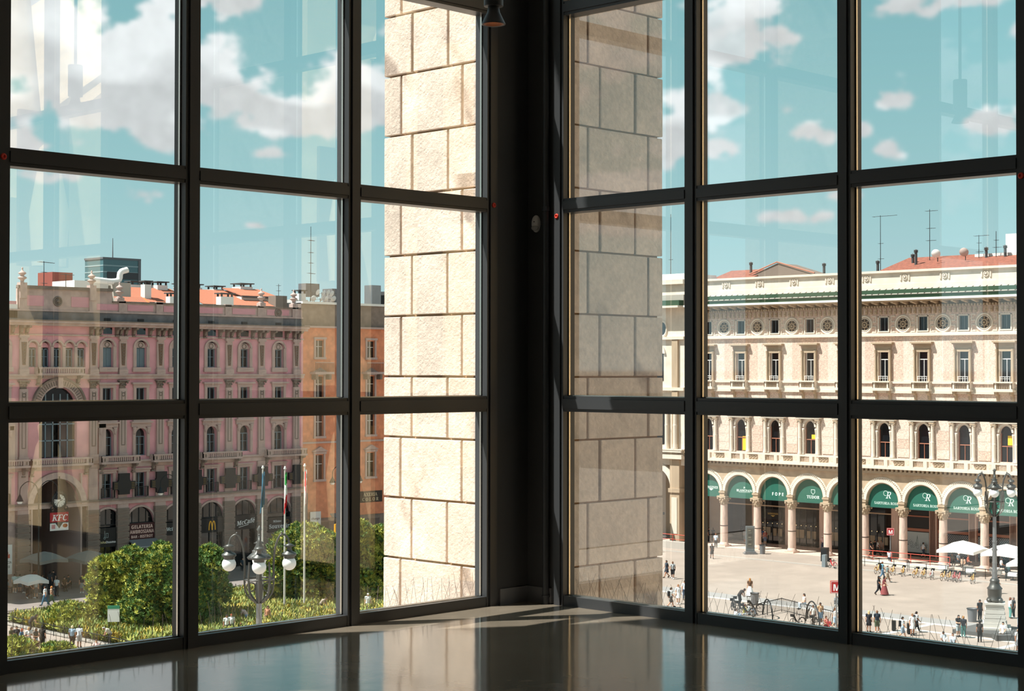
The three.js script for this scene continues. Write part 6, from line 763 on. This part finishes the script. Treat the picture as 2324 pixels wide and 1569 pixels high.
  const sp = thing('green_spire', 'green copper spire just right of the left mullion', 'spire', [182.1, 0, -262]); part('lantern', lathe([[1.3, 0], [1.3, 33], [.7, 34], [.6, 39.2], [.9, 39.4], [.75, 40.2], [.4, 41.6], [.12, 42.6], [0, 44.5]], 10), std([.12, .25, .18], .6), sp); part('columns', Array.from({ length: 6 }, (_, i) => cyl(.1, .1, 5, Math.cos(i * 1.05) * .75, 34.2, Math.sin(i * 1.05) * .75, 6)), std([.1, .2, .15], .6), sp);
  // roofs of the arcaded palace
  const rr2 = (label, z0, z1, y0, y1, x0, x1) => { const t = thing('tiled_roof', label, 'roof'); part('slope', extrude(polyShape([[0, y0], [x1 - x0, y1], [x1 - x0 + 3, y0], [x1 - x0 + 3, y0 - .4], [0, y0 - .4]]), z1 - z0).translate(x0, 0, z0), std([1, 1, 1], .85, { map: tex(128, 3, mottle(.56, .33, .26, .4, 16, 3)) }), t); };
  rr2('red tiled roof at the right behind the attic', -103.5, -72, 32.2, 34.3, 164.5, 172); rr2('grey brown roof behind the attic at the left', -127.8, -121.5, 32.2, 33.7, 165, 170);
  const gb = thing('roof_gable', 'low dark gable behind the attic rosettes', 'roof', [167, 0, -118], -Math.PI / 2); part('gable', extrude(polyShape([[-4.4, 32], [4.4, 32], [4.4, 32.6], [-.6, 34.1], [-4.4, 32.8]]), 4).translate(0, 0, -4), std([.2, .15, .12], .8), gb); part('roof_edge', [tube([[-4.8, 32.9, .1], [-.6, 34.25, .1], [4.8, 32.7, .1]].slice(0, 2), .09, 5), tube([[-.6, 34.25, .1], [4.8, 32.7, .1]], .09, 5)], M.tileDark, gb);
  const pot = (label, z, x, y0, y1) => { const t = thing('chimney_pot', label, 'chimney', [x, 0, z], 0, 'chimney pots on the right roof'); part('pipe', lathe([[.16, y0], [.16, y1 - .25], [.26, y1 - .2], [.2, y1 - .05], [.28, y1], [0, y1 + .15]], 10), capM, t); };
  pot('tall dark chimney pipe above the arcade attic', -123.3, 168, 32, 34.4); pot('chimney pot left of the red roof', -104.6, 167, 32, 33.7); pot('chimney pot on the red roof slope', -101.2, 169, 33, 34.4); pot('dark chimney pipe below the tall aerial', -100.2, 168, 33, 34.8); pot('small chimney pot by the gable', -112.6, 168, 32, 33.8); pot('chimney pot among the right aerials', -92.5, 170, 33.5, 34.8); pot('rightmost chimney pot on the red roof', -90.2, 170, 33.5, 34.9);
  aerial('tall aerial with a long boom above the red roof', -0 + 170, -106.1, 32, 39.3, [[39.2, 3.2, 3], [36, .6, 2], [34.2, .7, 2]], -1.57); aerial('tall mast with three short booms above the red roof', 170, -99.6, 33, 39.6, [[39.4, 1.5, 3], [37.4, 1.1, 3], [36, 1.2, 3]], -1.57); aerial('small aerial right of the round dish', 170, -93.4, 33, 36.3, [[36.2, 1.8, 4], [35.4, .5, 2], [34.4, .8, 3]], -1.57); aerial('thin spiked aerial near the white tower block', 170, -91.3, 33, 36.6, [[34.8, 1.0, 4], [35.6, .5, 3]], -1.57); aerial('thin pole at the edge of the stone pier', 166, -134.4, 32, 41, [[35.2, .5, 2]], -1.57);
  for (const [z, l] of [[-98.0, 'white round satellite dish under the tall mast'], [-94.5, 'pinkish satellite dish left of the small aerial']]) { const t = thing('satellite_dish', l, 'dish', [169, 33.4, z], -1.2); part('dish', new THREE.SphereGeometry(.75, 16, 6, 0, 6.3, 0, .75).rotateX(-1.2 + Math.PI).translate(0, 1.1, .7), z < -96 ? M.cloth : std([.5, .4, .36], .6), t); part('arm', tube([[0, 0, 0], [0, 1.1, 0]], .05, 6), thin, t); }
  attic('roof_tower', 'white tower block at the right end of the roofs', 172, 175, 33, 36.4, -91.2, -89.6, whiteW); attic('roof_tower', 'wide white block behind the tower block', 172, 176, 33, 35.9, -89.6, -84, whiteW); attic('roof_tower', 'low white base of the right roof blocks', 170.5, 172, 33, 34.2, -94.2, -86, whiteW);
}
// ---------------------------------------------------------------- the great church beside the square: outside the frame, mirrored in the glass
{
  const marble = std([1, 1, 1], .85, { map: tex(256, 8, (u, v) => { const n = 1 + (fbm(u * 8, v * 8, 5, 8) - .5) * .3; return [.9 * n, .78 * n, .61 * n]; }) });
  const C = thing('cathedral', 'pale marble gothic church front mirrored in the window panes', 'building', [58, 0, 30], Math.PI);
  part('front', metreUV(extrude(polyShape([[-34, 0], [34, 0], [34, 26], [22, 36], [0, 52], [-22, 36], [-34, 26]]), 20).translate(0, 0, -20)), marble, C);
  for (let i = 0; i < 7; i++) { const x = -33 + i * 11, h = 52 - Math.abs(i - 3) * 8; const b = part('buttress', metreUV(box(x - 1.6, x + 1.6, 0, h - 6, 0, 2.6)), marble, C); part('niche', [8, 16, 24].map((y) => box(x - .8, x + .8, y, y + 4.5, 2.6, 2.75)), M.ornament, b); part('statue', [8, 16, 24].map((y) => lathe([[.5, y], [.6, y + 1.5], [.35, y + 2.8], [.25, y + 3], [.3, y + 3.4], [0, y + 3.7]], 8).translate(x, 0, 3.0)), marble, b); part('pinnacle', [box(x - .9, x + .9, h - 6, h - 2, .4, 2.2), lathe([[.9, h - 2], [.5, h + 2], [.12, h + 6], [0, h + 7]], 8).translate(x, 0, 1.3)], marble, b); }
  for (let i = 0; i < 6; i++) { const x = -27.5 + i * 11; const w = part('tall_window', extrude(archShape(3.4, 15), .2).translate(x, 19, .02), M.winGlass, C); part('tracery', [box(x - .15, x + .15, 19, 33, .2, .5), new THREE.TorusGeometry(1.8, .25, 6, 20, Math.PI).translate(x, 32.3, .4), box(x - 2, x + 2, 18.4, 19, 0, .9)], marble, w); const d = part('portal', extrude(archShape(4.6, 11), .2).translate(x, 0, .02), M.brownDark, C); part('portal_frame', [extrude(polyShape([[-3.4, 11], [3.4, 11], [0, 15.5]]), .7).translate(x, 0, .1), box(x - 3, x - 2.3, 0, 11, 0, 1), box(x + 2.3, x + 3, 0, 11, 0, 1)], marble, d); }
  part('cornice', [box(-34, 34, 16.6, 17.4, 0, 1.2), box(-34, 34, 36, 36.6, 0, .8)], marble, C); part('steps', [box(-40, 40, 0, .5, 0, 9), box(-38, 38, .5, 1, 0, 7)], M.paleStone, C);
}

renderer.render(scene, camera);
